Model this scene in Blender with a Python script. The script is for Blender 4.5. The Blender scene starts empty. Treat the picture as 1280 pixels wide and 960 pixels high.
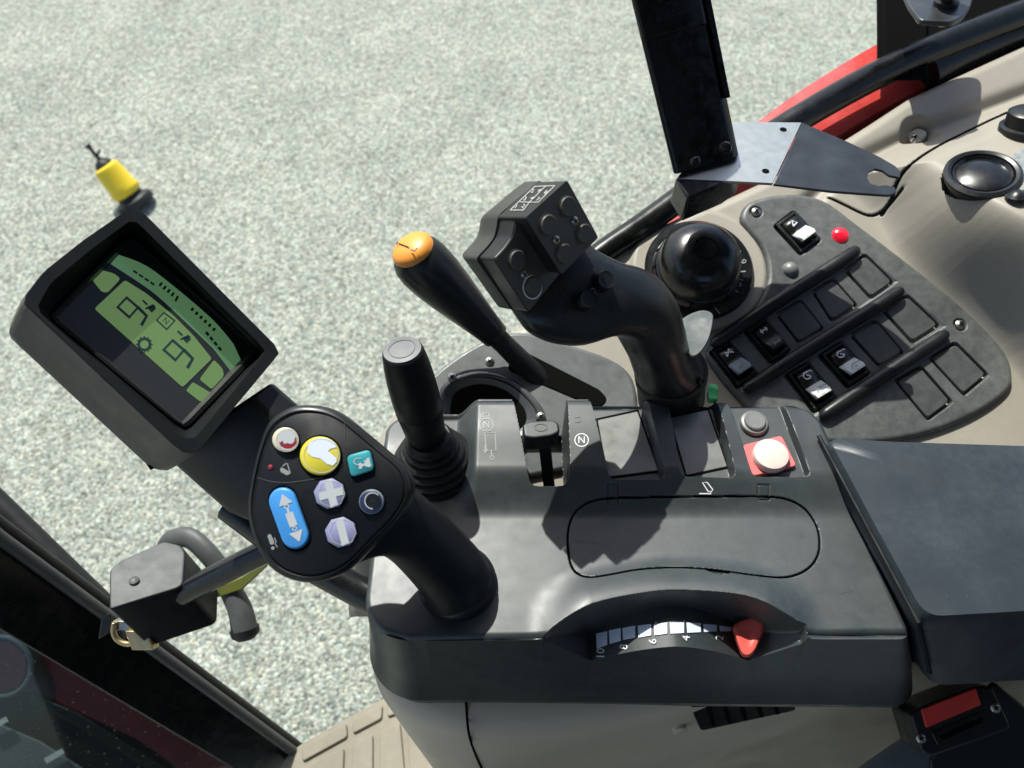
import bpy, bmesh, math, random
import numpy as np
from mathutils import Vector as V
random.seed(4); R = math.radians
S = bpy.context.scene; COL = S.collection
# ------------------------------------------------------------------ camera model (photo pixels, 1280 x 960)
F = 1000.0; CAM = V((0, 0, 2.4)); TH = R(52)
FW = V((0, math.cos(TH), -math.sin(TH))); UP = V((0, math.sin(TH), math.cos(TH))); RT = V((1, 0, 0))
def ray(x, y): return FW + RT*((x-640)/F) - UP*((y-480)/F)
def D(x, y, d): return CAM + ray(x, y)*d                       # point at a depth
def Z(x, y, z): r = ray(x, y); return CAM + r*((z-CAM.z)/r.z)  # point at a height
class Pl:
    def __init__(s, p, n, xd=(1, 0, 0)):
        s.p = V(p); s.n = V(n).normalized(); xd = V(xd)
        s.x = (xd - s.n*xd.dot(s.n)).normalized(); s.y = s.n.cross(s.x)
    def at(s, px, py, off=0.0):
        r = ray(px, py); o = s.p + s.n*off
        return CAM + r*((o-CAM).dot(s.n)/r.dot(s.n))
    def uv(s, P): d = P - s.p; return d.dot(s.x), d.dot(s.y)
    def w(s, u, v, h=0.0): return s.p + s.x*u + s.y*v + s.n*h
def facing(px, py, d, a, b): return Pl(D(px, py, d), RT*a + UP*b - FW)   # plane turned roughly to the viewer
# ------------------------------------------------------------------ numpy helpers
def ss(a, b, x): t = np.clip((np.asarray(x, float)-a)/(b-a), 0, 1); return t*t*(3-2*t)
def dline(X, Y, pts, closed=False):
    d = np.full(np.shape(X), 1e9); n = len(pts)
    for i in range(n if closed else n-1):
        (ax, ay), (bx, by) = pts[i], pts[(i+1) % n]
        ex, ey = bx-ax, by-ay; l = ex*ex+ey*ey+1e-18
        t = np.clip(((X-ax)*ex+(Y-ay)*ey)/l, 0, 1)
        d = np.minimum(d, np.hypot(X-ax-t*ex, Y-ay-t*ey))
    return d
def sdpoly(X, Y, pts):
    ins = np.zeros(np.shape(X), bool); n = len(pts)
    for i in range(n):
        (ax, ay), (bx, by) = pts[i], pts[(i+1) % n]
        c = (ay > Y) != (by > Y)
        ins ^= c & (X < (bx-ax)*(Y-ay)/((by-ay) if by != ay else 1e-12) + ax)
    d = dline(X, Y, pts, True)
    return np.where(ins, -d, d)
# ------------------------------------------------------------------ curve helpers
def cr(pts, n=6, closed=True):
    pts = [V(p) for p in pts]; L = len(pts); out = []
    for i in range(L if closed else L-1):
        g = lambda k: pts[k % L] if closed else pts[max(0, min(L-1, k))]
        p0, p1, p2, p3 = g(i-1), g(i), g(i+1), g(i+2)
        for k in range(n):
            t = k/n
            out.append(0.5*(2*p1 + (p2-p0)*t + (2*p0-5*p1+4*p2-p3)*t*t + (3*p1-p0-3*p2+p3)*t**3))
    if not closed: out.append(pts[-1])
    return out
def rp(pts, r, n=5):
    pts = [V(p) for p in pts]; out = []; L = len(pts)
    for i, p in enumerate(pts):
        a, b = pts[i-1]-p, pts[(i+1) % L]-p
        ra = min(r, a.length*.48); rb = min(r, b.length*.48)
        A, B = p + a.normalized()*ra, p + b.normalized()*rb
        for k in range(n+1):
            t = k/n; out.append(A*(1-t)**2 + p*2*t*(1-t) + B*t*t)
    return out
def px2(pts): return [(x, y, 0) for x, y in pts]
def crpx(pts, n=6, closed=True): return [(p.x, p.y) for p in cr(px2(pts), n, closed)]
def rppx(pts, r, n=5): return [(p.x, p.y) for p in rp(px2(pts), r, n)]
def cen(pts): s = V((0, 0, 0)); [s.__iadd__(p) for p in pts]; return s/len(pts)
# ------------------------------------------------------------------ materials
def lin(h):
    h = h.lstrip('#'); c = [int(h[i:i+2], 16)/255 for i in (0, 2, 4)]
    return tuple(x/12.92 if x <= .04045 else ((x+.055)/1.055)**2.4 for x in c) + (1,)
def mat(name, col, rough=.5, metal=0., grain=0., gscale=900., vary=.0, vscale=30., coat=0., emit=None, spec=.5, dust=0., dustcol=(.32,.31,.27,1), rv=0.1):
    m = bpy.data.materials.new(name); m.use_nodes = True; nt = m.node_tree; b = nt.nodes['Principled BSDF']
    N, Lk = nt.nodes.new, nt.links.new
    c = col if isinstance(col, tuple) else lin(col)
    if len(c) == 3: c = c + (1,)
    b.inputs['Base Color'].default_value = c; b.inputs['Roughness'].default_value = rough
    b.inputs['Metallic'].default_value = metal; b.inputs['Coat Weight'].default_value = coat
    b.inputs['Coat Roughness'].default_value = .08; b.inputs['Specular IOR Level'].default_value = spec
    tc = N('ShaderNodeTexCoord')
    def noise(scale, det=4, rg=.55):
        n = N('ShaderNodeTexNoise'); n.inputs['Scale'].default_value = scale; n.inputs['Detail'].default_value = det
        n.inputs['Roughness'].default_value = rg; Lk(tc.outputs['Object'], n.inputs['Vector']); return n
    src = None
    if vary or dust:
        n1 = noise(vscale)
        mx = N('ShaderNodeMixRGB'); mx.blend_type = 'MULTIPLY'; mx.inputs[0].default_value = 1
        mr = N('ShaderNodeMapRange'); mr.inputs[1].default_value = .3; mr.inputs[2].default_value = .7
        mr.inputs[3].default_value = 1-vary; mr.inputs[4].default_value = 1+vary
        Lk(n1.outputs['Fac'], mr.inputs[0]); mx.inputs[1].default_value = c; Lk(mr.outputs[0], mx.inputs[2]); src = mx.outputs[0]
        mr2 = N('ShaderNodeMapRange'); mr2.inputs[1].default_value = .3; mr2.inputs[2].default_value = .7
        mr2.inputs[3].default_value = max(.05, rough-rv); mr2.inputs[4].default_value = min(1, rough+rv)
        n2 = noise(vscale*2.3, 6); Lk(n2.outputs['Fac'], mr2.inputs[0]); Lk(mr2.outputs[0], b.inputs['Roughness'])
    if dust:
        n3 = noise(160, 8, .75); n4 = noise(9, 4)
        mu = N('ShaderNodeMath'); mu.operation = 'MULTIPLY'; Lk(n3.outputs['Fac'], mu.inputs[0]); Lk(n4.outputs['Fac'], mu.inputs[1])
        m3 = N('ShaderNodeMapRange'); m3.inputs[1].default_value = .2; m3.inputs[2].default_value = .42; m3.inputs[3].default_value = 0; m3.inputs[4].default_value = dust
        Lk(mu.outputs[0], m3.inputs[0])
        vo = N('ShaderNodeTexVoronoi'); vo.inputs['Scale'].default_value = 95; Lk(tc.outputs['Object'], vo.inputs['Vector'])
        sp = N('ShaderNodeMapRange'); sp.inputs[1].default_value = .035; sp.inputs[2].default_value = .02; sp.inputs[3].default_value = 0; sp.inputs[4].default_value = .5
        Lk(vo.outputs['Distance'], sp.inputs[0])
        ad = N('ShaderNodeMath'); ad.operation = 'ADD'; ad.use_clamp = True; Lk(m3.outputs[0], ad.inputs[0]); Lk(sp.outputs[0], ad.inputs[1])
        md = N('ShaderNodeMixRGB'); Lk(ad.outputs[0], md.inputs[0]); Lk(src, md.inputs[1]); md.inputs[2].default_value = dustcol; src = md.outputs[0]
    if src is not None: Lk(src, b.inputs['Base Color'])
    if grain:
        n5 = noise(gscale, 2, .6); bp = N('ShaderNodeBump'); bp.inputs['Strength'].default_value = grain; bp.inputs['Distance'].default_value = .6*min(.00045, .12/gscale)
        Lk(n5.outputs['Fac'], bp.inputs['Height']); Lk(bp.outputs[0], b.inputs['Normal'])
    if emit:
        b.inputs['Emission Color'].default_value = lin(emit[0]); b.inputs['Emission Strength'].default_value = emit[1]
    return m
M = dict(
 plastic=mat('black_textured_plastic', (.022,.029,.031), .48, spec=.8, grain=.45, gscale=1300, vary=.12, vscale=30, dust=.10, dustcol=(.22,.24,.23,1), rv=.05),
 plastic2=mat('black_satin_plastic', (.008,.010,.011), .36, spec=.38, grain=.12, gscale=1500, vary=.1, dust=.03),
 dark=mat('black_soft_plastic', (.005,.007,.009), .48, spec=.28, grain=.1, vary=.1),
 gloss=mat('black_gloss_plastic', (.006,.007,.008), .24, vary=.1, dust=.03),
 rubber=mat('black_rubber', (.009,.010,.010), .5, spec=.35, vary=.15, dust=.03),
 shell=mat('grey_worn_plastic', (.045,.048,.042), .6, spec=.3, grain=.4, vary=.15, dust=.05),
 panel=mat('grey_panel_plastic', (.060,.067,.067), .47, spec=.65, grain=.5, gscale=1100, vary=.25, vscale=40, dust=.20),
 plate=mat('grey_speckled_plate', (.082,.090,.092), .45, spec=.7, grain=.5, gscale=900, vary=.15, vscale=60, dust=.10),
 blank=mat('grey_blank_plastic', (.14,.145,.138), .40, spec=.8, grain=.25, vary=.2, vscale=40, dust=.10),
 beige=mat('beige_trim_plastic', (.285,.262,.218), .5, grain=.8, gscale=620, vary=.07, vscale=10, dust=.09, dustcol=(.5,.47,.4,1)),
 beige2=mat('beige_side_plastic', (.55,.465,.36), .45, grain=.3, gscale=600, vary=.06, vscale=10),
 tan=mat('tan_rubber_mat', (.205,.185,.140), .7, grain=.4, gscale=500, vary=.12, vscale=20, dust=.1),
 vinyl=mat('slate_vinyl', (.022,.030,.037), .46, spec=.4, grain=.3, gscale=800, vary=.15, vscale=18, rv=.07, dust=.09, dustcol=(.2,.23,.27,1)),
 monside=mat('grey_brown_plastic', (.085,.080,.070), .5, grain=.2, vary=.05),
 paint=mat('black_gloss_paint', (.004,.004,.005), .25, spec=.35, vary=.3, vscale=60, grain=.15, gscale=120, dust=.03),
 frame=mat('black_frame_paint', (.005,.006,.006), .26, spec=.35, vary=.2, dust=.03),
 steel=mat('brushed_steel', (.40,.42,.41), .42, 1., vary=.05, vscale=60, grain=.1, gscale=300, rv=.03),
 bsteel=mat('dark_steel', (.07,.076,.080), .38, .8, rv=.05, vary=.3, vscale=30, grain=.1, gscale=300),
 chrome=mat('chrome', (.6,.6,.6), .12, 1.),
 brass=mat('zinc_yellow', (.5,.38,.2), .35, 1., vary=.3),
 screw=mat('screw_steel', (.40,.38,.33), .35, 1., vary=.3, vscale=400),
 red=mat('red_paint', (.50,.050,.044), .28, coat=.5, vary=.1, dust=.1),
 redp=mat('red_plastic', (.66,.10,.08), .45, spec=.4, grain=.1, vary=.08),
 redbase=mat('faded_red_plastic', (.60,.13,.13), .5, grain=.3, vary=.15),
 cream=mat('cream_plastic', (.72,.52,.46), .5, vary=.1, vscale=60, dust=.2, dustcol=(.55,.25,.2,1)),
 redfelt=mat('red_button', (.62,.035,.025), .6, grain=.5, gscale=300, vary=.2),
 orange=mat('orange_plastic', (.80,.30,.04), .4, vary=.08),
 white=mat('white_print', (.72,.74,.74), .5),
 greyprint=mat('grey_print', (.26,.28,.27), .5),
 pale=mat('pale_print', (.66,.72,.88), .5),
 faint=mat('faint_print', (.07,.075,.075), .5),
 yellow=mat('yellow_plastic', (.66,.58,.05), .4, vary=.05),
 ring=mat('pale_gold_plastic', (.6,.55,.42), .4),
 wine=mat('wine_red', (.28,.02,.035), .4),
 teal=mat('teal_plastic', (.03,.30,.34), .42, vary=.05),
 blue=mat('blue_plastic', (.05,.27,.66), .42, vary=.05),
 lilac=mat('lilac_plastic', (.25,.25,.42), .42),
 navy=mat('navy_plastic', (.015,.022,.07), .4),
 lens=mat('red_lens', (.65,.01,.03), .15, coat=1, emit=('#ff1030', .25)),
 green=mat('green_plastic', (.18,.78,.28), .4),
 lightgrey=mat('light_grey_key', (.62,.66,.64), .4),
 midgrey=mat('grey_key', (.20,.24,.29), .4),
 paddle=mat('grey_gloss_paddle', (.10,.115,.115), .25, vary=.1, dust=.15),
 panelblank=mat('charcoal_blank_plastic', (.045,.050,.050), .42, spec=.7, grain=.25, vary=.2, vscale=50, dust=.14),
 neckgloss=mat('black_satin_grip', (.008,.009,.010), .34, spec=.5, vary=.1, dust=.04),
 keyink=mat('soft_grey_ink', (.33,.36,.35), .5),
 keywhite=mat('worn_white_print', (.46,.48,.50), .5),
 bezel=mat('black_bezel_plastic', (.020,.021,.021), .4, spec=.8, grain=.2),
 cupring=mat('grey_gloss_ring', (.055,.062,.066), .22, spec=.8, vary=.1, dust=.05),
 printhead=mat('soft_white_print', (.42,.43,.42), .6),
 matte=mat('black_matte_plastic', (.006,.008,.009), .6, spec=.18, grain=.2, vary=.1),
 face=mat('brown_black_plastic', (.062,.056,.050), .5, grain=.2, vary=.08),
 gap=mat('dark_gap', (.003,.003,.003), .8, spec=.05),
 glass=mat('display_glass', (.026,.028,.029), .32, spec=.3),
 lcd=mat('lcd_green', (.05,.09,.035), .3, emit=('#6d8d50', .46)),
 lcd2=mat('lcd_teal_green', (.04,.085,.05), .3, emit=('#5f8a60', .42)),
 lcdink=mat('lcd_ink', (.010,.030,.035), .4),
 tape=mat('blue_grey_tape', (.16,.18,.19), .55, vary=.5, vscale=200),
 olive=mat('olive_paint', (.13,.14,.03), .4, vary=.2),
 handle=mat('grey_rubber_handle', (.055,.062,.062), .55, vary=.15, dust=.1),
 seat=mat('grey_seat_cloth', (.22,.26,.28), .8, grain=.6, gscale=400, vary=.1),
 yelpaint=mat('yellow_canister_paint', (.78,.56,.02), .4),
 hood=mat('dark_red_paint', (.085,.004,.008), .35, coat=.3, vary=.2),
 slate=mat('grey_metal_panel', (.12,.14,.165), .4, vary=.1, dust=.1),
)
# ------------------------------------------------------------------ mesh builder
def wloc(o):
    p = V((0, 0, 0))
    while o: p += o.location; o = o.parent
    return p
class MB:
    def __init__(s): s.bm = bmesh.new(); s.mats = []
    def mi(s, m):
        m = M[m] if isinstance(m, str) else m
        if m not in s.mats: s.mats.append(m)
        return s.mats.index(m)
    def vs(s, pts): return [s.bm.verts.new(p) for p in pts]
    def f(s, vs, m):
        try: fc = s.bm.faces.new(vs)
        except ValueError: return None
        fc.material_index = s.mi(m); fc.smooth = True; return fc
    def flat(s, pts, m): return s.f(s.vs(pts), m)
    def loft(s, rings, m, c0=True, c1=True, close=True, m1=None):
        vr = [s.vs(r) for r in rings]; n = len(rings[0])
        for a, b in zip(vr, vr[1:]):
            for i in range(n if close else n-1):
                j = (i+1) % n; s.f([a[i], a[j], b[j], b[i]], m)
        if c0: s.f(vr[0][::-1], m)
        if c1: s.f(vr[-1], m1 or m)
        return s
    def prism(s, top, bot, m, mt=None): return s.loft([bot, top], m, m1=mt)
    def slab(s, pl, pts, o0, o1, m, mt=None, inset=1.0):
        a = [pl.at(x, y, o1) for x, y in pts]; b = [p + pl.n*(o0-o1) for p in a]
        return s.loft([b, a], m, m1=mt)
    def lathe(s, o, ax, prof, m, n=32, ref=None, c0=True, c1=True, m1=None, flat=False):
        ax = V(ax).normalized(); ref = V(ref) if ref else (RT if abs(ax.dot(RT)) < .9 else V((0, 1, 0)))
        u = (ref - ax*ref.dot(ax)).normalized(); w = ax.cross(u); o = V(o)
        rings = [[o + ax*h + (u*math.cos(2*math.pi*i/n) + w*math.sin(2*math.pi*i/n))*r for i in range(n)] for r, h in prof]
        return s.loft(rings, m, c0, c1, m1=m1)
    def tube(s, path, r, m, n=14, cap=True, flat=1.0):
        path = [V(p) for p in path]; rings = []; up = None
        for i, p in enumerate(path):
            t = (path[min(i+1, len(path)-1)] - path[max(i-1, 0)]).normalized()
            if up is None: up = V((0, 0, 1)) if abs(t.z) < .9 else V((1, 0, 0))
            u = (up - t*up.dot(t)).normalized(); up = u; w = t.cross(u)
            rr = r[i] if isinstance(r, (list, tuple)) else r
            rings.append([p + (u*math.cos(2*math.pi*k/n)*flat + w*math.sin(2*math.pi*k/n))*rr for k in range(n)])
        return s.loft(rings, m, cap, cap)
    def box(s, c, ax, ay, az, m):
        c, ax, ay, az = V(c), V(ax), V(ay), V(az)
        q = lambda k: [c-ax-ay+az*k, c+ax-ay+az*k, c+ax+ay+az*k, c-ax+ay+az*k]
        return s.loft([q(-1), q(1)], m)
    def stroke(s, at, pts, w, m, closed=False):      # at: (px,py) -> world ; a drawn line of width w pixels
        n = len(pts); L = []; Rr = []
        for i, (x, y) in enumerate(pts):
            a = pts[i-1] if (closed or i > 0) else pts[i]; b = pts[(i+1) % n] if (closed or i < n-1) else pts[i]
            dx, dy = b[0]-a[0], b[1]-a[1]; l = math.hypot(dx, dy) or 1
            nx, ny = -dy/l*w/2, dx/l*w/2; L.append((x+nx, y+ny)); Rr.append((x-nx, y-ny))
        lv = s.vs([at(*p) for p in L]); rv = s.vs([at(*p) for p in Rr])
        for i in range(n if closed else n-1):
            j = (i+1) % n; s.f([lv[i], lv[j], rv[j], rv[i]], m)
    def ring(s, at, cx, cy, rx, ry, w, m, n=24): s.stroke(at, [(cx+rx*math.cos(2*math.pi*i/n), cy+ry*math.sin(2*math.pi*i/n)) for i in range(n)], w, m, True)
    def poly(s, at, pts, m): s.flat([at(*p) for p in pts], m)
    def disc(s, at, cx, cy, rx, ry, m, n=20): s.poly(at, [(cx+rx*math.cos(2*math.pi*i/n), cy+ry*math.sin(2*math.pi*i/n)) for i in range(n)], m)
    def text(s, at, txt, cx, cy, h, ang, m, sx=1.0):  # letters of height h pixels, baseline turned by ang degrees (image, clockwise)
        cu = bpy.data.curves.new('lettering', 'FONT'); cu.body = txt; cu.align_x = 'CENTER'; cu.align_y = 'CENTER'; cu.size = 1.4; cu.resolution_u = 3
        ob = bpy.data.objects.new('lettering', cu); me = ob.to_mesh()
        ca, sa = math.cos(R(ang)), math.sin(R(ang)); vs = []
        for v in me.vertices:
            x, y = v.co.x*h*sx, -v.co.y*h
            vs.append(s.bm.verts.new(at(cx + x*ca - y*sa, cy + x*sa + y*ca)))
        for p in me.polygons: s.f([vs[i] for i in p.vertices], m)
        ob.to_mesh_clear(); bpy.data.objects.remove(ob); bpy.data.curves.remove(cu)
    def grid(s, Pw, keep, m, mask=None, m2=None):
        ny, nx = Pw.shape[:2]; idx = np.arange(ny*nx).reshape(ny, nx)
        q = np.stack([idx[:-1, :-1], idx[:-1, 1:], idx[1:, 1:], idx[1:, :-1]], -1)
        fm = mask[:-1, :-1] if mask is not None else None
        if keep is not None:
            kk = keep[:-1, :-1] & keep[:-1, 1:] & keep[1:, 1:] & keep[1:, :-1]; fm = fm[kk] if fm is not None else None
            q = q[keep[:-1, :-1] & keep[:-1, 1:] & keep[1:, 1:] & keep[1:, :-1]]
        q = q.reshape(-1, 4); used = np.unique(q); mp = np.full(ny*nx, -1); mp[used] = np.arange(len(used))
        me = bpy.data.meshes.new('grid'); me.from_pydata(Pw.reshape(-1, 3)[used].tolist(), [], mp[q].tolist())
        n0 = len(s.bm.faces); s.bm.from_mesh(me); bpy.data.meshes.remove(me); s.bm.faces.ensure_lookup_table()
        k = s.mi(m)
        k2 = s.mi(m2) if m2 else k; fm = fm.reshape(-1) if fm is not None else None
        for i_, fc in enumerate(s.bm.faces[n0:]): fc.material_index = k2 if fm is not None and fm[i_] else k; fc.smooth = True
        return mp
    def build(s, name, parent=None, bevel=0, seg=2, ang=35, norm=True):
        if norm: bmesh.ops.recalc_face_normals(s.bm, faces=s.bm.faces[:])
        L = wloc(parent) if parent else V((0, 0, 0))
        if parent is None:
            xs = [v.co for v in s.bm.verts]; L = V((sum(p.x for p in xs)/len(xs), sum(p.y for p in xs)/len(xs), min(p.z for p in xs)))
        bmesh.ops.translate(s.bm, verts=s.bm.verts[:], vec=-L)
        me = bpy.data.meshes.new(name); s.bm.to_mesh(me); s.bm.free()
        for m in s.mats: me.materials.append(m)
        me.set_sharp_from_angle(angle=R(ang))
        o = bpy.data.objects.new(name, me); COL.objects.link(o)
        if parent: o.parent = parent
        else: o.location = L
        if bevel:
            md = o.modifiers.new('bevel', 'BEVEL'); md.width = bevel; md.segments = seg; md.limit_method = 'ANGLE'; md.angle_limit = R(ang); md.use_clamp_overlap = True
        return o
def tag(o, label=None, cat=None, group=None, kind=None):
    for k, v in (('label', label), ('category', cat), ('group', group), ('kind', kind)):
        if v: o[k] = v
    return o
def thing(name, loc, label, cat, group=None):
    o = bpy.data.objects.new(name, None); COL.objects.link(o); o.location = V(loc); o.empty_display_size = .02
    return tag(o, label, cat, group)
def cross_screw(parent, c, n, r, name='screw', m='screw', rx=None):
    b = MB(); n = V(n).normalized(); b.lathe(c, n, [(r, 0), (r*.95, r*.25), (r*.6, r*.5), (r*.2, r*.58)], m, 16)
    u = (RT - n*RT.dot(n)).normalized(); u = (u*.8 + n.cross(u)*.6).normalized(); w = n.cross(u); o = V(c)+n*(r*.6+.00005)
    for a, q in ((u, w), (w, u)): b.flat([o+a*r*.55+q*r*.13, o-a*r*.55+q*r*.13, o-a*r*.55-q*r*.13, o+a*r*.55-q*r*.13], 'gap')
    return b.build(name, parent)

# ================================================================== GRAVEL YARD
def gravel_mat():
    m = bpy.data.materials.new('pale_gravel'); m.use_nodes = True; nt = m.node_tree; b = nt.nodes['Principled BSDF']; N, Lk = nt.nodes.new, nt.links.new
    tc = N('ShaderNodeTexCoord')
    def vor(sc): v = N('ShaderNodeTexVoronoi'); v.inputs['Scale'].default_value = sc; Lk(tc.outputs['Object'], v.inputs['Vector']); return v
    def noi(sc, d=5, r=.6): v = N('ShaderNodeTexNoise'); v.inputs['Scale'].default_value = sc; v.inputs['Detail'].default_value = d; v.inputs['Roughness'].default_value = r; Lk(tc.outputs['Object'], v.inputs['Vector']); return v
    v1 = vor(105); v2 = vor(210); n1 = noi(26, 9, .85); n2 = noi(2.2, 6, .65)
    sep = N('ShaderNodeSeparateColor'); Lk(v1.outputs['Color'], sep.inputs[0])
    sep2 = N('ShaderNodeSeparateColor'); Lk(v2.outputs['Color'], sep2.inputs[0])
    mx = N('ShaderNodeMix'); mx.inputs[0].default_value = .45; Lk(sep.outputs[0], mx.inputs[2]); Lk(sep2.outputs[0], mx.inputs[3])
    mx2 = N('ShaderNodeMix'); mx2.inputs[0].default_value = .55; Lk(mx.outputs[0], mx2.inputs[2]); Lk(n1.outputs['Fac'], mx2.inputs[3])
    mx3 = N('ShaderNodeMix'); mx3.inputs[0].default_value = .16; Lk(mx2.outputs[0], mx3.inputs[2]); Lk(n2.outputs['Fac'], mx3.inputs[3])
    cr_ = N('ShaderNodeValToRGB'); e = cr_.color_ramp.elements
    e[0].position = .33; e[0].color = (.055,.066,.056,1); e[1].position = .68; e[1].color = (.62,.64,.545,1)
    a = e.new(.42); a.color = (.195,.21,.18,1); a = e.new(.56); a.color = (.345,.37,.315,1)
    Lk(mx3.outputs[0], cr_.inputs[0])
    hue = N('ShaderNodeValToRGB'); h = hue.color_ramp.elements; h[0].color = (.90,.98,1.0,1); h[1].color = (1.10,1.0,.86,1); q = h.new(.5); q.color = (1,1,1,1)
    Lk(sep.outputs[1], hue.inputs[0])
    mul = N('ShaderNodeMixRGB'); mul.blend_type = 'MULTIPLY'; mul.inputs[0].default_value = .8; Lk(cr_.outputs[0], mul.inputs[1]); Lk(hue.outputs[0], mul.inputs[2])
    Lk(mul.outputs[0], b.inputs['Base Color']); b.inputs['Roughness'].default_value = .85; b.inputs['Specular IOR Level'].default_value = .25
    bp = N('ShaderNodeBump'); bp.inputs['Strength'].default_value = .7; bp.inputs['Distance'].default_value = .012
    ad = N('ShaderNodeMath'); ad.operation = 'ADD'; Lk(v1.outputs['Distance'], ad.inputs[0]); Lk(n1.outputs['Fac'], ad.inputs[1]); Lk(ad.outputs[0], bp.inputs['Height']); bp.invert = True
    Lk(bp.outputs[0], b.inputs['Normal']); return m
g = MB(); k = 60
g.flat([V((-k,-k,0)), V((k,-k,0)), V((k,k,0)), V((-k,k,0))], gravel_mat())
tag(g.build('gravel_ground'), kind='structure')

# ================================================================== FENDER TRIM (beige) -- a relief on a slanted plane
PT = Pl((.2126, .389, 1.86), (0, -math.sin(R(20)), math.cos(R(20))))
def tuv(x, y, off=0): return PT.uv(PT.at(x, y, off))
T_out = [tuv(*p) for p in crpx([(440,660),(462,575),(500,506),(560,453),(640,411),(700,363),(748,323),(835,276),(930,234),(1040,180),(1140,117)], 5, False)] + \
        [tuv(1290,48,.0), tuv(1500,-32), tuv(1800,100), tuv(1800,760), tuv(440,760)]
T_bul = [tuv(*p) for p in crpx([(1040,226),(1085,266),(1115,312),(1150,352),(1200,398),(1255,452),(1300,510),(1400,620)], 4, False)] + [tuv(1800,700), tuv(1800,-60), tuv(1290,112), tuv(1130,172), tuv(1060,206)]
CREASE = [tuv(x, y, .0) for x, y in [(1000,262),(1060,206),(1130,172),(1290,112),(1420,70)]]
LGROOVE = [tuv(*p) for p in crpx([(1036,246),(1060,258),(1085,269),(1102,266),(1114,252)], 4, False)]
KNOB = tuv(873, 338)
def Ht0(u, v):
    u, v = np.asarray(u, float), np.asarray(v, float)
    b = ss(0, .050, -sdpoly(u, v, T_bul)); h = .082*b*(.42+.58*ss(.0, .15, dline(u, v, CREASE)))
    h = h - .007*np.exp(-(dline(u, v, CREASE)/.007)**2)
    r = np.hypot(u-KNOB[0], v-KNOB[1]); h = h + .004*ss(.063, .056, r)
    s = -sdpoly(u, v, T_out); rr = .012
    d = np.clip(s, 0, rr); h = h - (rr - np.sqrt(np.maximum(rr*rr-(rr-d)**2, 0))) - np.clip(-s, 0, .02)*3
    return h
SEAM = HOLE = VENT = None
def Ht(u, v):
    h = Ht0(u, v)
    if SEAM is not None:
        h = h - 0.004*np.exp(-(dline(u, v, SEAM)/.0012)**4) - .0022*np.exp(-(dline(u, v, LGROOVE)/.0012)**4)
        h = h - .011*ss(.019, .010, np.hypot(u-HOLE[0], v-HOLE[1]))
        h = h - .016*ss(.0268, .0255, np.hypot(u-VENT[0], (v-VENT[1])*1.0))
    return h
def trim(x, y, lift=0.0):
    off = 0.0
    for _ in range(14):
        P = PT.at(x, y, off); u, v = PT.uv(P); off += .7*(float(Ht(u, v)) + lift - off)
    return PT.at(x, y, off)
seam_ = [PT.uv(trim(x, y)) for x, y in crpx([(1103,268),(1115,248),(1120,232),(1132,212),(1160,190),(1205,166),(1280,132),(1400,90)], 4, False)]
HOLE = PT.uv(trim(1145, 169)); VC = trim(1228, 219); VENT = PT.uv(VC); SEAM = seam_
def tnorm(x, y):
    a, b_, c_ = trim(x-9, y+6), trim(x+9, y+6), trim(x, y-10); m_ = (b_-a).cross(c_-a).normalized(); return m_ if m_.dot(CAM-a) > 0 else -m_
us = np.linspace(-.36, .48, 840); vs_ = np.linspace(-.16, .44, 600); U, W = np.meshgrid(us, vs_)
H = Ht(U, W); keep = sdpoly(U, W, T_out) < .012
PX, PY, PN, P0 = (np.array(q) for q in (PT.x, PT.y, PT.n, PT.p))
Pw = P0 + U[..., None]*PX + W[..., None]*PY + H[..., None]*PN
b = MB(); b.grid(Pw, keep, 'beige'); 
fender = thing('fender_trim', PT.w(0, 0, 0), 'beige moulded side trim carrying the switch panel, knob and vent', 'cab trim')
b.build('trim_shell', fender, ang=60)
for ln_, w_ in ((SEAM, .0011), (LGROOVE, .0010)):
    q = MB(); q.tube([PT.w(u, v, float(Ht0(u, v))-.0004) for u, v in ln_], w_, 'gap', 8); q.build('seam_line', fender)
# lock, vent, knob, button, tape on the trim
n = PT.n
n0 = n; n = tnorm(1146,172); lock = MB(); c = trim(1146, 172, .003); lock.lathe(c, n, [(.0085,-.004),(.0085,.003),(.007,.0045)], 'screw', 20)
lock.box(c+n*.0046, PT.x*.005+PT.y*.002, (PT.y*.005-PT.x*.002)*.16, n*.0003, 'gap'); tag(lock.build('key_lock'), 'small round steel key lock sunk in the beige trim', 'lock')
vent = thing('round_vent', trim(1228, 219, 0), 'round black glossy vent set in the beige trim', 'air vent')
vn = tnorm(1228, 219); c = VC - vn*.004
q = MB(); q.lathe(c-vn*.006, vn, [(.0258,-.006),(.0262,.0025),(.0298,.0105),(.0296,.0122),(.0265,.0140),(.0240,.0130),(.0232,.009)], 'plastic2', 40, c1=False); q.build('outer_ring', vent)
q = MB(); q.lathe(c-vn*.006, vn, [(.0232,.006),(.0230,.0120),(.0218,.0130),(.0205,.0118),(.0198,.0108),(.0180,.0116),(.012,.0134),(.006,.0142),(.0005,.0145)], 'gloss', 40); q.build('cover_disc', vent)
n = tnorm(1278,157); q = MB(); c = trim(1283, 157, .003); q.lathe(c, n, [(.021,-.012),(.021,.0),(.0175,.001),(.017,.012),(.014,.014),(.001,.0145)], 'plastic2', 36)
tag(q.build('rotary_control'), 'round black knob cut by the right edge above the vent', 'knob')
n = tnorm(1268,246); q = MB(); c = trim(1271, 246, .002); q.lathe(c, n, [(.0085,-.002),(.0085,.0005),(.0070,.002),(.0045,.0045),(.001,.0055)], 'plastic2', 24)
tag(q.build('dome_plug'), 'small dark domed plug below the torn tape on the trim', 'plug')
n = n0; q = MB(); tp = rppx([(1268,190),(1290,182),(1296,236),(1276,238),(1267,228),(1272,214),(1266,204)], 3)
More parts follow.
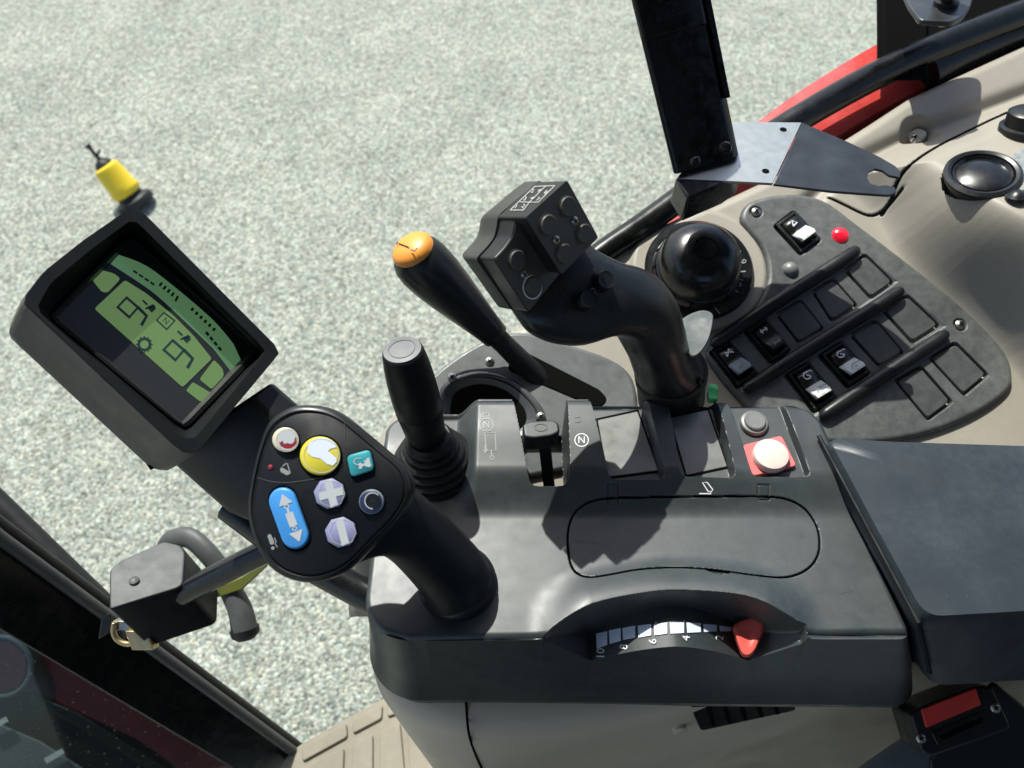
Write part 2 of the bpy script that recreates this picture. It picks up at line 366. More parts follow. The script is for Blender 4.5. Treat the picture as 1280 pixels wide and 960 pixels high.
q.loft([[trim(x, y, .0008) for x, y in tp], [trim(x, y, .0014) for x, y in tp]], 'tape'); tag(q.build('tape_patch'), 'torn scrap of blue grey tape beside the round vent', 'tape')

# ================================================================== SWITCH PANEL
def quv(pts): return [tuv(x, y, .006) for x, y in pts]
CELLS = {
 'r1c1': [(885,440),(910,424),(950,468),(921,488)], 'r1c2': [(928,414),(955,396),(990,438),(964,457)],
 'r1c3': [(969,392),(1001,372),(1032,411),(999,430)], 'r1c4': [(1014,363),(1042,346),(1074,382),(1040,403)], 'r1c5': [(1055,337),(1081,316),(1119,353),(1089,374)],
 'r2c1': [(979,468),(1010,450),(1048,499),(1017,518)], 'r2c2': [(1021,444),(1051,425),(1090,467),(1059,487)], 'r2c3': [(1061,417),(1096,398),(1132,441),(1100,460)], 'r2c4': [(1102,387),(1134,367),(1177,407),(1141,430)],
 'r3c1': [(1117,475),(1151,456),(1192,503),(1160,527)], 'r3c2': [(1160,447),(1194,426),(1237,469),(1205,496)], 'top': [(965,283),(992,262),(1028,301),(1000,321)]}
SW = ('r1c1', 'r1c2', 'r2c1', 'r2c2', 'top')
P_out = quv(crpx([(926,268),(940,250),(985,241),(1030,249),(1075,281),(1150,338),(1210,388),(1254,434),(1267,465),(1260,490),(1215,521),(1150,545),(1080,554),(1000,550),(955,528),(925,500),(886,450),(890,428),(922,404),(945,380),(959,348),(953,312),(932,284)], 5))
celluv = {k: [(p.x, p.y) for p in rp([(a, b_, 0) for a, b_ in quv(v)], .0035, 4)] for k, v in CELLS.items()}
SCR = [tuv(945,265,.006), tuv(1200,406,.006)]
BIGS = [quv([(880,432),(1068,310),(1122,352),(926,490)]), quv([(972,466),(1130,364),(1182,408),(1016,522)])]
def Hp(u, v):
    h = np.full(np.shape(u), .0062); s = -sdpoly(u, v, P_out); rr = .005
    for bg in BIGS: h = h - .0012*ss(-.001, .0015, -sdpoly(u, v, bg))
    for k, c in celluv.items():
        sd = sdpoly(u, v, c)
        if k in SW: h = h - .0045*ss(0, .0012, -sd)
        else: h = h - .0055*ss(-.0002, .0006, -sd)*ss(.0034, .0024, -sd) - .0008*ss(.001, .002, -sd)
    for a in SCR: h = h - .0025*ss(.0062, .005, np.hypot(u-a[0], v-a[1]))
    d = np.clip(s, 0, rr); h = h - (rr - np.sqrt(np.maximum(rr*rr-(rr-d)**2, 0)))
    return np.where(s < 0, h - .02, h) 
au = np.array(P_out); us = np.arange(au[:,0].min()-.002, au[:,0].max()+.002, .0006); vs_ = np.arange(au[:,1].min()-.002, au[:,1].max()+.002, .0006)
U, W = np.meshgrid(us, vs_); H = Hp(U, W) + np.where(True, 0, 0)
Pw = P0 + U[..., None]*PX + W[..., None]*PY + H[..., None]*PN
swp = thing('switch_panel', PT.w(0.05, .06, 0), 'dark grey switch panel with rows of rocker switches and blank covers', 'control panel')
b = MB(); b.grid(Pw, sdpoly(U, W, P_out) < .0012, 'panel'); b.build('panel_plate', swp, ang=60)
pa = lambda off: (lambda x, y: PT.at(x, y, off))
for p0, p1, w in (((890,431),(1073,311),.0060), ((931,487),(1128,362),.0058), ((1026,521),(1184,416),.0058)):
    q = MB(); A, B = PT.at(*p0, .0095), PT.at(*p1, .0095); t = (B-A).normalized()
    pts = [A - t*.001, A+t*.0015, A + t*.006] + [A.lerp(B, k/6) for k in range(1, 6)] + [B - t*.006, B-t*.0015, B + t*.001]
    q.tube(pts, [.0012, w*.7, w*.9] + [w]*5 + [w*.9, w*.7, .0012], 'plastic2', 14); q.build('divider_rib', swp)
for k, c in CELLS.items():
    if k in SW: continue
    cc = cen([V((x, y, 0)) for x, y in c]); ins = [((x-cc.x)*.86+cc.x, (y-cc.y)*.86+cc.y) for x, y in c]
    q = MB(); q.slab(PT, rppx(ins, 5), .002, .0048 if k[1] != '3' else .0056, 'panelblank'); q.build('blank_cover', swp, .0006)
def rocker(key, low, icon):
    c = [PT.at(x, y, .002) for x, y in CELLS[key]]    # far-left, far-right, near-right, near-left
    def P(s, t, h): a = c[0].lerp(c[1], s); b2 = c[3].lerp(c[2], s); return a.lerp(b2, t) + PT.n*h
    fr = MB()
    for s0, s1, t0, t1 in ((.06,.94,.05,.12), (.06,.94,.88,.95), (.06,.16,.12,.88), (.84,.94,.12,.88)):
        fr.prism([P(s, t, .0042) for s, t in ((s0,t0),(s1,t0),(s1,t1),(s0,t1))], [P(s, t, -.001) for s, t in ((s0,t0),(s1,t0),(s1,t1),(s0,t1))], 'plastic2')
    o = fr.build('rocker_switch', swp, .0004)
    rk = MB(); prof = [(.13,-.001),(.135,.0035),(.17,.0062),(.27,.0075),(.40,.0068),(.50,.0064),(.60,.0095),(.72,.0122),(.79,.0118),(.845,.005),(.86,-.001)]
    rings = []
    for t, h in prof:
        hw = .32 * math.sqrt(max(0.0, 1 - max(0, (abs(t-.5)-.20)/.20)**2*.55))
        rings.append([P(s, t, hh) for s, hh in ((.5-hw, -.001), (.5-hw, h*.82), (.5-hw*.88, h), (.5, h*1.02), (.5+hw*.88, h), (.5+hw, h*.82), (.5+hw, -.001))])
    vr = [rk.vs(r) for r in rings]
    for i in range(len(vr)-1):
        for j in range(6):
            rk.f([vr[i][j], vr[i][j+1], vr[i+1][j+1], vr[i+1][j]], low if (5 <= i <= 7 and 1 <= j <= 4) else 'gloss')
    for r in (vr[0], vr[-1]): rk.f(r, 'gloss')
    st = lambda col, tc: [rk.stroke(lambda a, b3: P(a, b3, (.0077 if tc < .5 else .0122)), [(x, y+tc) for x, y in s], .034, col) for s in icon]
    st('white', .28); st('keyink' if low == 'lightgrey' else 'greyprint', .68)
    rk.build('rocker', o, ang=50)
ic1 = [[(.35,-.05),(.65,.03)], [(.38,.04),(.6,-.07)], [(.36,-.02),(.36,.06)], [(.62,-.06),(.64,.06)]]
ic2 = [[(.36,0),(.64,0)], [(.42,-.05),(.36,0),(.42,.05)], [(.58,-.05),(.64,0),(.58,.05)]]
ic3 = [[(.62,-.06),(.45,-.07),(.37,-.02),(.38,.05),(.5,.08),(.6,.04)], [(.48,-.01),(.56,.03)], [(.64,-.07),(.72,-.04)]]
rocker('r1c1', 'midgrey', ic1); rocker('r1c2', 'plastic2', ic2); rocker('r2c1', 'lightgrey', ic3); rocker('r2c2', 'lightgrey', ic3); rocker('top', 'lightgrey', [[(.4,.07),(.5,-.05),(.6,.05),(.4,.07)]])
for x, y in ((945,265), (1200,406)): cross_screw(swp, PT.at(x, y, .0042), n, .0044)
q = MB(); c = PT.at(1050,294,.006); q.lathe(c, n, [(.0074,0),(.0074,.0008),(.0063,.001),(.0058,.0028),(.0035,.0042),(.0005,.0046)], 'lens', 24); q.build('indicator_lamp', swp)
q = MB(); c = PT.at(988,337,.006); q.lathe(c, n, [(.0072,0),(.0068,.0015),(.0050,.0040),(.0025,.0052),(.0004,.0055)], 'blank', 24); q.build('dome_plug', swp)

# ================================================================== ROTARY KNOB
kn = thing('rotary_dial', PT.at(873,338,.004), 'large black domed dial knob with numbered ring on the beige trim', 'dial knob')
c = PT.at(873,338,.004)
q = MB(); q.lathe(c, n, [(.0475,-.003),(.0475,.003),(.046,.005),(.039,.0055)], 'gloss', 56, c1=True)
ka = lambda x, y: PT.at(x, y, .0099)
for i, tx in ((-38,'7'),(-14,'8'),(10,'9'),(32,'10')):
    pass
for tx, x, y, a in (('8',917,307,60),('9',928,327,78),('10',923,352,105)): q.text(ka, tx, x, y, 9, a, 'greyprint')
for (x0,y0),(x1,y1) in (((903,299),(909,293)),((918,318),(926,314)),((922,340),(932,339)),((915,361),(923,365)),((895,377),(908,372)),((893,384),(900,392))): q.stroke(ka, [(x0,y0),(x1,y1)], 1.6, 'greyprint')
q.build('number_ring', kn)
c = PT.at(868,341,.004)
q = MB(); q.lathe(c, n, [(.0385,.004),(.038,.008),(.0358,.0165),(.0348,.017),(.0348,.019),(.0342,.025),(.0318,.033),(.0262,.040),(.0175,.0442),(.0105,.0454),(.0100,.0444),(.0090,.0444),(.0087,.0454),(.001,.0460)], 'gloss', 56)
for k in range(14):
    a = 2*math.pi*k/14; d = PT.x*math.cos(a)+PT.y*math.sin(a); e = n.cross(d)
    q.prism([c+d*.0365+e*.0007+n*.0157, c+d*.0384+e*.0007+n*.0085, c+d*.0384-e*.0007+n*.0085, c+d*.0365-e*.0007+n*.0157], [c+d*.033+e*.0007+n*.0157, c+d*.035+e*.0007+n*.0085, c+d*.035-e*.0007+n*.0085, c+d*.033-e*.0007+n*.0157], 'gap')
q.build('dome_cap', kn, ang=50)

# ================================================================== CONSOLE
XC = Z(848, 790, 1.9).x
YF, YB, X0 = .185, .3635, -.0965
def cz(pts, z): return [tuple(Z(x, y, z)[:2]) for x, y in pts]
REC = cz(crpx([(668,806),(690,783),(740,758),(800,745),(850,741),(930,748),(984,770),(1009,778)], 5, False), 1.905) + cz([(1012,803),(1012,880),(666,880)], 1.9)
ARC = cz(crpx([(690,783),(740,758),(800,745),(850,741),(930,748),(984,770)], 5, False), 1.905)
COVER = cz(crpx([(711,690),(711,658),(722,636),(748,626),(800,624),(880,623),(950,622),(985,625),(1010,637),(1024,660),(1025,688),(1012,708),(985,719),(940,719),(895,713),(850,710),(800,712),(760,719),(735,721),(718,711)], 5), 1.903)
NOTCH = [cz([(761,626),(760,606),(773,606),(774,626)], 1.909), cz([(949,622),(947,607),(961,607),(963,622)], 1.907)]
SL1 = cz(rppx([(634,470),(661,598),(666,604),(706,604),(713,596),(707,470)], 8), 1.914)
SL2 = cz(rppx([(727,470),(761,598),(833,598),(797,470)], 9), 1.914)
SL3 = cz(rppx([(824,470),(850,597),(921,597),(884,470)], 9), 1.912)
SL4 = cz(rppx([(893,470),(940,597),(1015,595),(963,470)], 9), 1.910)
FING = cz(crpx([(880,710),(898,711),(915,714),(906,719),(892,717)], 4), 1.905)
def A_(x): return ss(-.043, -.024, x)*(1-.40*ss(.10, .22, x))
def deck(X, Y): return 1.9 + A_(X)*(.0155*ss(.270, .305, Y) + .0065*ss(.29, .345, Y) - .010*ss(.353, .372, Y)) - .004*(1-ss(-.043,-.024,X))*ss(.33,.37,Y)
def drum(X, Y):
    dx = np.abs(X-XC); z = 1.8870 - .0265*(np.minimum(dx, .053)/.053)**1.6
    lo = 1.8870 - .0265
    return np.where(dx > .053, lo + (dx-.053)/.034*(1.9-lo), z) + (Y-YF)*.10
def Hc(X, Y):
    X, Y = np.asarray(X, float), np.asarray(Y, float)
    z = deck(X, Y)
    sd = sdpoly(X, Y, REC); fade = 1-ss(.055, .098, np.abs(X-XC))
    z = z + .0100*ss(.032, 0, np.where(sd > 0, dline(X, Y, ARC), 0))*fade*(sd > -.01)
    z = z - .0024*np.exp(-(dline(X, Y, COVER, True)/.0006)**4)
    for k in NOTCH: z = z - .0010*np.exp(-(dline(X, Y, k, True)/.0006)**4)
    z = z - .003*ss(0, .002, -sdpoly(X, Y, FING))
    fl = 1.9035 + (Y-.3)*.07
    for s_ in (SL2, SL3): w = ss(0, .0022, -sdpoly(X, Y, s_)); z = z*(1-w) + fl*w
    w = ss(0, .0022, -sdpoly(X, Y, SL4)); z = z*(1-w) + (fl+.0005)*w
    w = ss(0, .0020, -sdpoly(X, Y, SL1)); z = z - .048*w
    w = ss(0, .0020, -sd); z = z*(1-w) + drum(X, Y)*w
    return z
CGx = np.arange(-.12, .29, .0006); CGy = np.arange(.17, .39, .0006); CG = Hc(*np.meshgrid(CGx, CGy))
def con(x, y, lift=.0003):
    z = 1.905
    for _ in range(16):
        P = Z(x, y, z); a = (P.x-CGx[0])/.0006; b_ = (P.y-CGy[0])/.0006; i, j = int(a), int(b_); a -= i; b_ -= j
        h = (CG[j, i]*(1-a)+CG[j, i+1]*a)*(1-b_) + (CG[j+1, i]*(1-a)+CG[j+1, i+1]*a)*b_; z += .65*(float(h)+lift-z)
    return Z(x, y, z)
ny, nx = 440, 800
ys = np.concatenate([YF + np.array([0, .0003, .0007, .0012, .0018, .0025]), np.linspace(YF+.0033, YB-.0033, ny-12), YB - np.array([.0025, .0018, .0012, .0007, .0003, 0])])
def edge(y, yf, yb, rf, rb):   # how far the outline is pulled in by its rounded corners
    e = np.zeros_like(y); a = np.clip(yf+rf-y, 0, rf); e += rf-np.sqrt(rf*rf-a*a); a = np.clip(y-(yb-rb), 0, rb); e += rb-np.sqrt(np.maximum(rb*rb-a*a, 0)); return e
xl = X0 + edge(ys, YF, YB, .030, .018); xr = .2555 - (ys-YF)*.150 - edge(ys, YF, YB, .010, .022)
tt = np.concatenate([[0, .0012, .003, .006], np.linspace(.010, .990, nx-8), [.994, .997, .9988, 1]])
X = xl[:, None] + (xr-xl)[:, None]*tt[None, :]; Y = np.repeat(ys[:, None], nx, 1)
Zc = Hc(X, Y)
loop = [(xl[i], ys[i]) for i in range(ny)] + [(xr[i], ys[i]) for i in range(ny-1, -1, -1)]
dd = dline(X, Y, loop[::8] + [loop[0]], True); rr = .0042; d = np.clip(dd, 0, rr); Zc = Zc - (rr-np.sqrt(np.maximum(rr*rr-(rr-d)**2, 0)))*(1-ss(0, .004, -sdpoly(X, Y, REC)))
Pw = np.stack([X, Y, Zc], -1)
hole = sdpoly(X, Y, SL1) < -.0024
body = MB(); mp = body.grid(Pw, ~hole, 'plastic', dline(X, Y, COVER, True) < .00048, 'gap'); body.bm.verts.ensure_lookup_table()
idx = np.arange(ny*nx).reshape(ny, nx)
brd = list(idx[::-1, 0]) + list(idx[0, 1:]) + list(idx[1:, -1]) + list(idx[-1, -2:0:-1])
keepb = [k for k in brd if mp[k] >= 0]
top = [body.bm.verts[int(mp[k])] for k in keepb]; cxy = V((.08, .27, 0))
def ringdown(prev, z, out, m):
    nv = []; n_ = len(top)
    for i, v in enumerate(top):
        t = top[(i+4) % n_].co - top[i-4].co; o = V((t.y, -t.x, 0)).normalized() if t.length > 0 else V((0, 0, 0))
        fl = .036*float(ss(.14, .24, v.co.x))*max(0, (1.9-z)/.10)
        nv.append(body.bm.verts.new((v.co.x+o.x*out+fl, v.co.y+o.y*out, z-(.0 if z > 1.84 else .012*max(0, v.co.x+.05)/.3))))
    for i in range(n_): body.f([prev[i], prev[(i+1) % n_], nv[(i+1) % n_], nv[i]], m)
    return nv
r1 = ringdown(top, 1.845, .0035, 'plastic'); r2 = ringdown(r1, 1.806, .010, 'plastic'); r2b = ringdown(r2, 1.8035, .009, 'plastic')
r3 = ringdown(r2b, 1.802, .0070, 'plastic'); r4 = ringdown(r3, 1.776, .0030, 'monside')
W_ = 'greyprint'
# printed symbols on the deck
for x, y, w in ((608,531,'greyprint'), (727,550,'white')):
    body.ring(con, x, y, 8.5, 8, 1.1, w); body.text(con, 'N', x, y, 9, 0, w)
body.stroke(con, [(606,541),(619,541),(620,563),(608,563)], 1.1, W_, True); body.stroke(con, [(614,563),(615,571)], 1.1, W_); body.ring(con, 615, 564+8, 2.4, 2.4, 1, W_); body.stroke(con, [(606,556),(607,565)], 1.1, W_); body.stroke(con, [(604,562),(607,566),(610,562)], 1.1, W_)
body.stroke(con, [(604,522),(604,517),(611,516),(611,521)], 1.0, W_); body.stroke(con, [(601,524),(601,517)], 1, W_)
body.stroke(con, [(727,566),(734,565),(737,580),(729,581)], 1, 'faint', True); body.stroke(con, [(734,581),(735,590)], 1, 'faint'); body.ring(con, 736, 592, 2.4, 2.2, 1, 'faint'); body.stroke(con, [(727,583),(728,592)], 1, 'faint'); body.stroke(con, [(718,522),(725,521),(726,527),(719,528)], 1, 'faint', True)
body.stroke(con, [(536,610),(548,609),(548,615),(536,616)], 1.1, 'white', True); body.stroke(con, [(548,612),(556,612)], 1.1, 'white'); body.ring(con, 557, 612, 2.2, 2, 1, 'white'); body.stroke(con, [(549,606),(557,605)], 1, 'white'); body.stroke(con, [(555,603),(558,605),(555,607)], 1, 'white')
body.stroke(con, [(878,603),(884,603),(891,612),(889,615),(885,614)], 1.5, 'white', True); body.stroke(con, [(874,617),(889,617)], 1.6, 'white')
# scale printed on the drum
cells = [(745,759,792,789,806,811),(761,776,788,785,801,805),(778,794,785,782,797,800),(797,814,782,780,794,797),(817,834,780,778,792,794),(837,855,778,778,791,792),(858,876,778,779,790,791),(879,896,780,781,789,790),(899,914,782,784,789,789)]
for x0, x1, a, b2, c2, d2 in cells: body.poly(lambda x, y: con(x, y, .0009), [(x0, a), (x1, b2), (x1, c2), (x0+1, d2)], 'pale')
for t, x, y, a in (('10',751,817,-88),('8',780,808.5,-86),('6',816,801.5,-84),('4',858,797.5,-83),('2',900,797,-80)): body.text(lambda x, y: con(x, y, .0009), t, x, y, 10, a, 'white')
body.stroke(con, [(819,778),(856,776.5)], 1.5, 'white')
for a_, b_ in (((716,676),(748,679)), ((889,742),(893,752)), ((1050,742),(1066,738))): body.stroke(con, [a_, b_], .45, 'faint')   # fine scratches
cons = thing('control_console', (.08, .27, 1.79), 'black moulded armrest console with levers, numbered slider scale and blank covers', 'control console')
body.build('console_body', cons, ang=40)
def tiltpl(px, py, z, sl): return Pl(Z(px, py, z), (0, -sl, 1))
ps = tiltpl(780, 560, 1.9055, .07)
for pts in ([(747,525),(797,514),(823,588),(760,596)], [(837,522),(885,512),(909,583),(858,594)]):
    q = MB(); q.slab(ps, rppx(pts, 2), -.002, .0012, 'blank'); q.build('blank_cover', cons, .0005)
    q = MB(); cc = cen([V((x, y, 0)) for x, y in pts]); q.slab(ps, [((x-cc.x)*1.06+cc.x, (y-cc.y)*1.06+cc.y) for x, y in pts], -.002, .0004, 'gap'); q.build('cover_gap', cons)
pb = tiltpl(962, 568, 1.9058, .07)
q = MB(); c = pb.at(942,530,0); q.lathe(c, pb.n, [(.0106,0),(.0106,.002),(.0098,.0032),(.0080,.0036),(.0078,.0052),(.0070,.0058),(.0005,.0058)], 'blank', 32); q.build('push_button', cons)
q = MB(); q.slab(pb, rppx([(928,556),(977,544),(996,582),(941,595)], 5), -.001, .0030, 'redbase'); o = q.build('button_base', cons, .0006)
q = MB(); c = pb.at(962,572,.003); q.lathe(c, pb.n, [(.0128,0),(.0128,.0048),(.0122,.0058),(.0110,.0062),(.0005,.0064)], 'cream', 36); q.build('push_button', o)
q = MB(); gp = [D(x, y, .612) for x, y in ((885,486),(891,485),(898,487),(898,499),(886,498))]; q.loft([[p-V((0,0,.006)) for p in gp], gp, [p+V((0,.004,.001)) for p in gp]], 'green'); q.build('green_clip', cons, .0008)
# red slider pointer
pr = Pl(con(935, 795, .012), (0, -.25, 1))
rim = rppx([(915,782),(932,773),(951,768),(957,774),(955,788),(944,814),(936,822),(927,820),(920,802)], 6, 4)
cc = (937, 792)
sh = lambda k, dy=0: [((x-cc[0])*k+cc[0], (y-cc[1])*k+cc[1]+dy) for x, y in rim]
q = MB(); q.loft([[pr.at(x, y, o) for x, y in sh(k)] for k, o in ((1.0,-.014),(1.03,-.002),(1.0,.003),(.9,.0055),(.72,.0058),(.5,.0052),(.25,.0044),(.05,.0041))], 'redp'); q.build('slider_pointer', cons, ang=50)

# ================================================================== JOYSTICK
jb = Z(543, 580, 1.899); jt = D(503, 438, .511); ax = (jt-jb).normalized(); Lj = (jt-jb).length
js = thing('joystick', jb, 'black joystick with flat capped top rising from ribbed rubber bellows', 'joystick')
q = MB(); bprof = [(.0315,-.004),(.0315,.002)]
for k, r in enumerate((.0300, .0270, .0238, .0205, .0182)):
    h = .003 + k*.0056; bprof += [(r*.86, h), (r*.97, h+.0010), (r, h+.0024), (r*.97, h+.0040), (r*.86, h+.0050)]
bprof += [(.0150,.033)]
q.lathe(jb, ax.lerp(V((0,0,1)), .5), bprof, 'rubber', 48); q.build('rubber_bellows', js, ang=50)
q = MB(); q.lathe(jb, ax, [(.0135,.026),(.0142,.036),(.0152,.048),(.0161,.0588),(.0158,.0592),(.0162,.0597),(.0164,.072),(.0160,Lj-.026),(.0150,Lj-.012),(.0138,Lj-.003),(.0132,Lj-.0006),(.0124,Lj)], 'dark', 48); q.build('stick', js, ang=50)
q = MB(); q.lathe(jb+ax*Lj, ax, [(.0123,-.001),(.0123,.0008),(.0090,.0010),(.0088,.0006),(.0082,.0006),(.0080,.0010),(.0004,.0012)], 'plate', 40); q.build('top_cap', js, ang=50)

# ================================================================== SMALL SPOOL LEVER
sl = thing('spool_lever', Z(688, 600, 1.87), 'small black T knob lever standing in the console slot', 'lever')
pk = facing(678, 545, .562, .05, .75)
q = MB(); q.slab(pk, rppx([(653,530),(662,526),(692,524),(699,529),(700,540),(690,545),(668,548),(655,546)], 4), -.014, .002, 'dark', 'plastic'); q.ring(lambda x, y: pk.at(x, y, .0024), 676, 534, 8, 4.5, .8, 'faint'); q.build('knob', sl, .0018, 3)
q = MB(); a, b2 = pk.at(680, 548, -.010), D(687, 612, .61); q.loft([[p+RT*sx*.0042+V((0,sy*.004,0)) for sx, sy in ((-1,-1),(1,-1),(1,1),(-1,1))] for p in (a, a.lerp(b2, .5), b2)], 'dark'); q.build('stalk', sl, .001)

# ================================================================== LEVER PLATE + CUP HOLDER
lp = thing('lever_plate', PT.at(640, 480, 0), 'speckled grey cover plate with lever slot and round cup recess', 'cover plate')
q = MB(); out = crpx([(478,575),(492,533),(540,470),(600,428),(650,415),(700,427),(760,447),(788,468),(796,500),(790,560),(640,600),(520,620)], 5)
q.slab(PT, out, -.012, .006, 'plate'); q.build('plate_top', lp, .003, 3)
q = MB(); sp = rppx([(640,440),(652,437),(750,487),(760,499),(752,508),(742,508),(634,462)], 6)
q.slab(PT, sp, .0035, .0070, 'gap'); q.build('lever_slot', lp, .0008)
q = MB(); c = PT.at(610, 512, .006); e = 1.0
cup = crpx([(547,500),(560,476),(600,464),(640,474),(668,497),(682,520),(676,545),(640,565),(590,570),(550,545)], 5); cc = cen([V((x, y, 0)) for x, y in cup])
def sc(k): return [((x-cc.x)*k+cc.x, (y-cc.y)*k+cc.y) for x, y in cup]
q.loft([[PT.at(x, y, o) for x, y in sc(k)] for k, o in ((1.0,.004),(1.0,.0085),(.95,.0110),(.88,.0105),(.84,.0085))], 'cupring', c1=False)
q.loft([[PT.at(x, y, o)+d_ for x, y in [((x-cc.x)*k+cc.x-4, (y-cc.y)*k*.92+cc.y-2) for x, y in cup]] for k, o, d_ in ((.88,.0105,V((0,0,0))),(.70,.0075,V((0,0,0))),(.66,.0065,V((0,0,0))))], 'cupring', c0=False, c1=False)
q.slab(PT, [((x-cc.x)*.69+cc.x-4, (y-cc.y)*.64+cc.y-2) for x, y in cup], .0062, .0082, 'gap')
q.build('cup_recess', lp, ang=60)
for x, y, o in ((612,452,.006), (565,472,.011), (676,521,.011)): cross_screw(lp, PT.at(x, y, o), n, .0040)

# ================================================================== ORANGE-TOPPED SHIFT LEVER
sv = thing('shift_lever', PT.at(665, 463, .006), 'black lever with bulbous grip and orange cap rising from the slotted plate', 'lever')
A = D(507, 308, .605); B = D(668, 468, .672); a = (B-A).normalized(); L = (B-A).length
q = MB(); u_ = [(0,.0005,.006),(0,.0012,.0105),(0,.0045,.0172),(0,.011,.0205),(0,.020,.0218),(0,.034,.0212),(0,.050,.0192),(0,.066,.0168),(0,.082,.0140),(0,.096,.0120),(0,.104,.0112),(0,.1052,.0095)]
q.lathe(A, a, [(r, h) for _, h, r in u_], 'plastic2', 44); q.build('grip', sv, ang=60)
q = MB(); q.lathe(A, a, [(.0090,.098),(.0086,.115),(.0092,L*.9),(.0096,L+.02)], 'rubber', 28); q.build('rod', sv)
# cap sits on the grip's viewer-facing top corner
cap_ax = (-a*.72 + (CAM-A).normalized()*.55 + V((-.05, .25, .10))).normalized()
q = MB(); cA = A + a*.0185; 
q.lathe(cA, cap_ax, [(.0168,.0110),(.0168,.0168),(.0138,.0202),(.0080,.0224),(.0004,.0232)], 'orange', 36)
pc = Pl(cA + cap_ax*.0232, cap_ax); f_ = lambda x, y: pc.at(x, y, .0002)
q.stroke(f_, [(498,304),(511,309)], 1.4, 'dark'); q.stroke(f_, [(513,312),(519,314),(521,310)], 1.4, 'dark'); q.stroke(f_, [(497,302),(496,306)], 1.4, 'dark'); q.build('cap', sv, ang=50)

# ================================================================== MULTIFUNCTION LEVER
ml = thing('multifunction_lever', Z(845, 510, 1.9), 'black multi button grip lever with numbered head on a curved neck', 'control lever')
ph = facing(670, 320, .475, .74, -.22)
low = [(617,324),(631,309),(640,296),(643,283),(645,271),(697,226),(736,299),(661,391)]
q = MB(); tA = [(657,272),(709,225),(748,297),(702,343)]
q.slab(ph, rppx(low, 4, 3), -.016, 0, 'plastic2', 'face'); q.build('lower_block', ml, .0014, 3)
q = MB(); q.slab(ph, rppx(tA, 3, 3), -.0155, .012, 'plastic2', 'face')
f0, f1 = ph.at(657,272,.012), ph.at(709,225,.012); tn = (f1-f0).cross(ph.n).normalized(); 
if tn.dot(CAM-f0) < 0: tn = -tn
ptop = Pl(f0, tn); f_ = lambda x, y: ptop.at(x, y, .0004)
cx = lambda x, y: (570+x/4.574, 210+y/4.574)
for s_ in ([(310,240),(450,105),(565,100)], [(310,240),(385,240)], [(385,240),(420,195),(470,195),(565,100)], [(365,193),(420,195)], [(420,195),(512,103)]): q.stroke(f_, [cx(*p) for p in s_], .75, 'printhead')
for t, x, y in (('1',343,221),('2',385,218),('3',394,176),('4',434,174),('5',438,132),('6',478,130),('7',468,178),('8',513,140)): q.text(f_, t, *cx(x, y), 5.4, 35, 'printhead')
q.build('upper_block', ml, .0014, 3)
q = MB(); cc = cen([V((x, y, 0)) for x, y in low]); shp = rppx([(614,325),(629,309),(638,297),(641,283),(643,269),(697,223),(739,298),(661,393)], 6, 4)
q.loft([[ph.at(x, y, 0)+ph.n*o + (cen([ph.at(x2, y2, 0) for x2, y2 in shp])-ph.at(x, y, 0))*k for x, y in shp] for o, k in ((-.0165,.0),(-.030,.0),(-.036,.10),(-.039,.3))], 'shell'); q.build('rear_shell', ml, .0008)
def hbtn(x, y, off, r=.0058, m='shell', h=.0017, nn=None, pl_=ph, cm='face'):
    q = MB(); c = pl_.at(x, y, off); q.lathe(c, nn or pl_.n, [(r*1.15,-.0005),(r*1.15,.0004),(r*1.0,.0005),(r*.98,h*.75),(r*.90,h),(r*.84,h*.97),(r*.5,h*.97),(r*.1,h*.97)], cm, 28); q.build('push_button', ml, ang=40)
for x, y in ((709,258),(685,281),(730,292),(705,317)): hbtn(x, y, .012)
for x, y in ((646,325),(666,358)): hbtn(x, y, 0)
q = MB(); q.ring(lambda x, y: ph.at(x, y, .0004), 665.5, 359, 11.5, 14.5, 1.6, 'white', 32); q.build('button_ring', ml)
for x, y, o in ((718,276,.012),(695,300,.012),(655,343,0)): cross_screw(ml, ph.at(x, y, o), ph.n, .0027)
# neck
secs = [((722,290),(634,378),.530,.512,.008),((739,309),(648,399),.529,.508,.010),((753,318),(664,417),.530,.5105,.0125),((775,328),(690,429),.534,.518,.0145),((798,334),(722,431),.539,.527,.017),((820,346),(750,417),.546,.537,.0195),((838,367),(768,416),.556,.551,.022),((850,396),(778,432),.567,.567,.0235),((857,422),(786,447),.580,.580,.0245),((866,442),(792,464),.592,.592,.025),((880,452),(795,474),.602,.602,.0255)]
rings = []
P_ = [(D(*a, da-.017*max(0, 1-i/8)), D(*b2, db-.017*max(0, 1-i/8)), th) for i, (a, b2, da, db, th) in enumerate(secs)]
cs = [(a+b2)/2 for a, b2, _ in P_]
for i, (a, b2, th) in enumerate(P_):
    t = (cs[min(i+1, len(cs)-1)]-cs[max(i-1, 0)]).normalized(); mj = (a-b2)/2; mn = mj.cross(t).normalized()
    if mn.dot(CAM-cs[i]) < 0: mn = -mn
    e = 2.6 - 0.6*i/(len(P_)-1); ring = []
    for k in range(40):
        al = 2*math.pi*k/40; ca, sa = math.cos(al), math.sin(al)
        ring.append(cs[i] + mj*math.copysign(abs(ca)**(2/e), ca) + mn*th*math.copysign(abs(sa)**(2/e), sa))
    rings.append(ring)
sm = []
for k in range(40):
    sm.append(cr([r[k] for r in rings], 4, False))
rings2 = [[sm[k][i] for k in range(40)] for i in range(len(sm[0]))]
q = MB(); q.loft(rings2, 'neckgloss'); q.build('neck', ml, ang=70)
pn = facing(742, 360, .4965, .45, .12)
for x, y in ((752,352),(730,376)): hbtn(x, y, -.003, .0062, 'dark', .0060, pl_=pn, cm='dark')
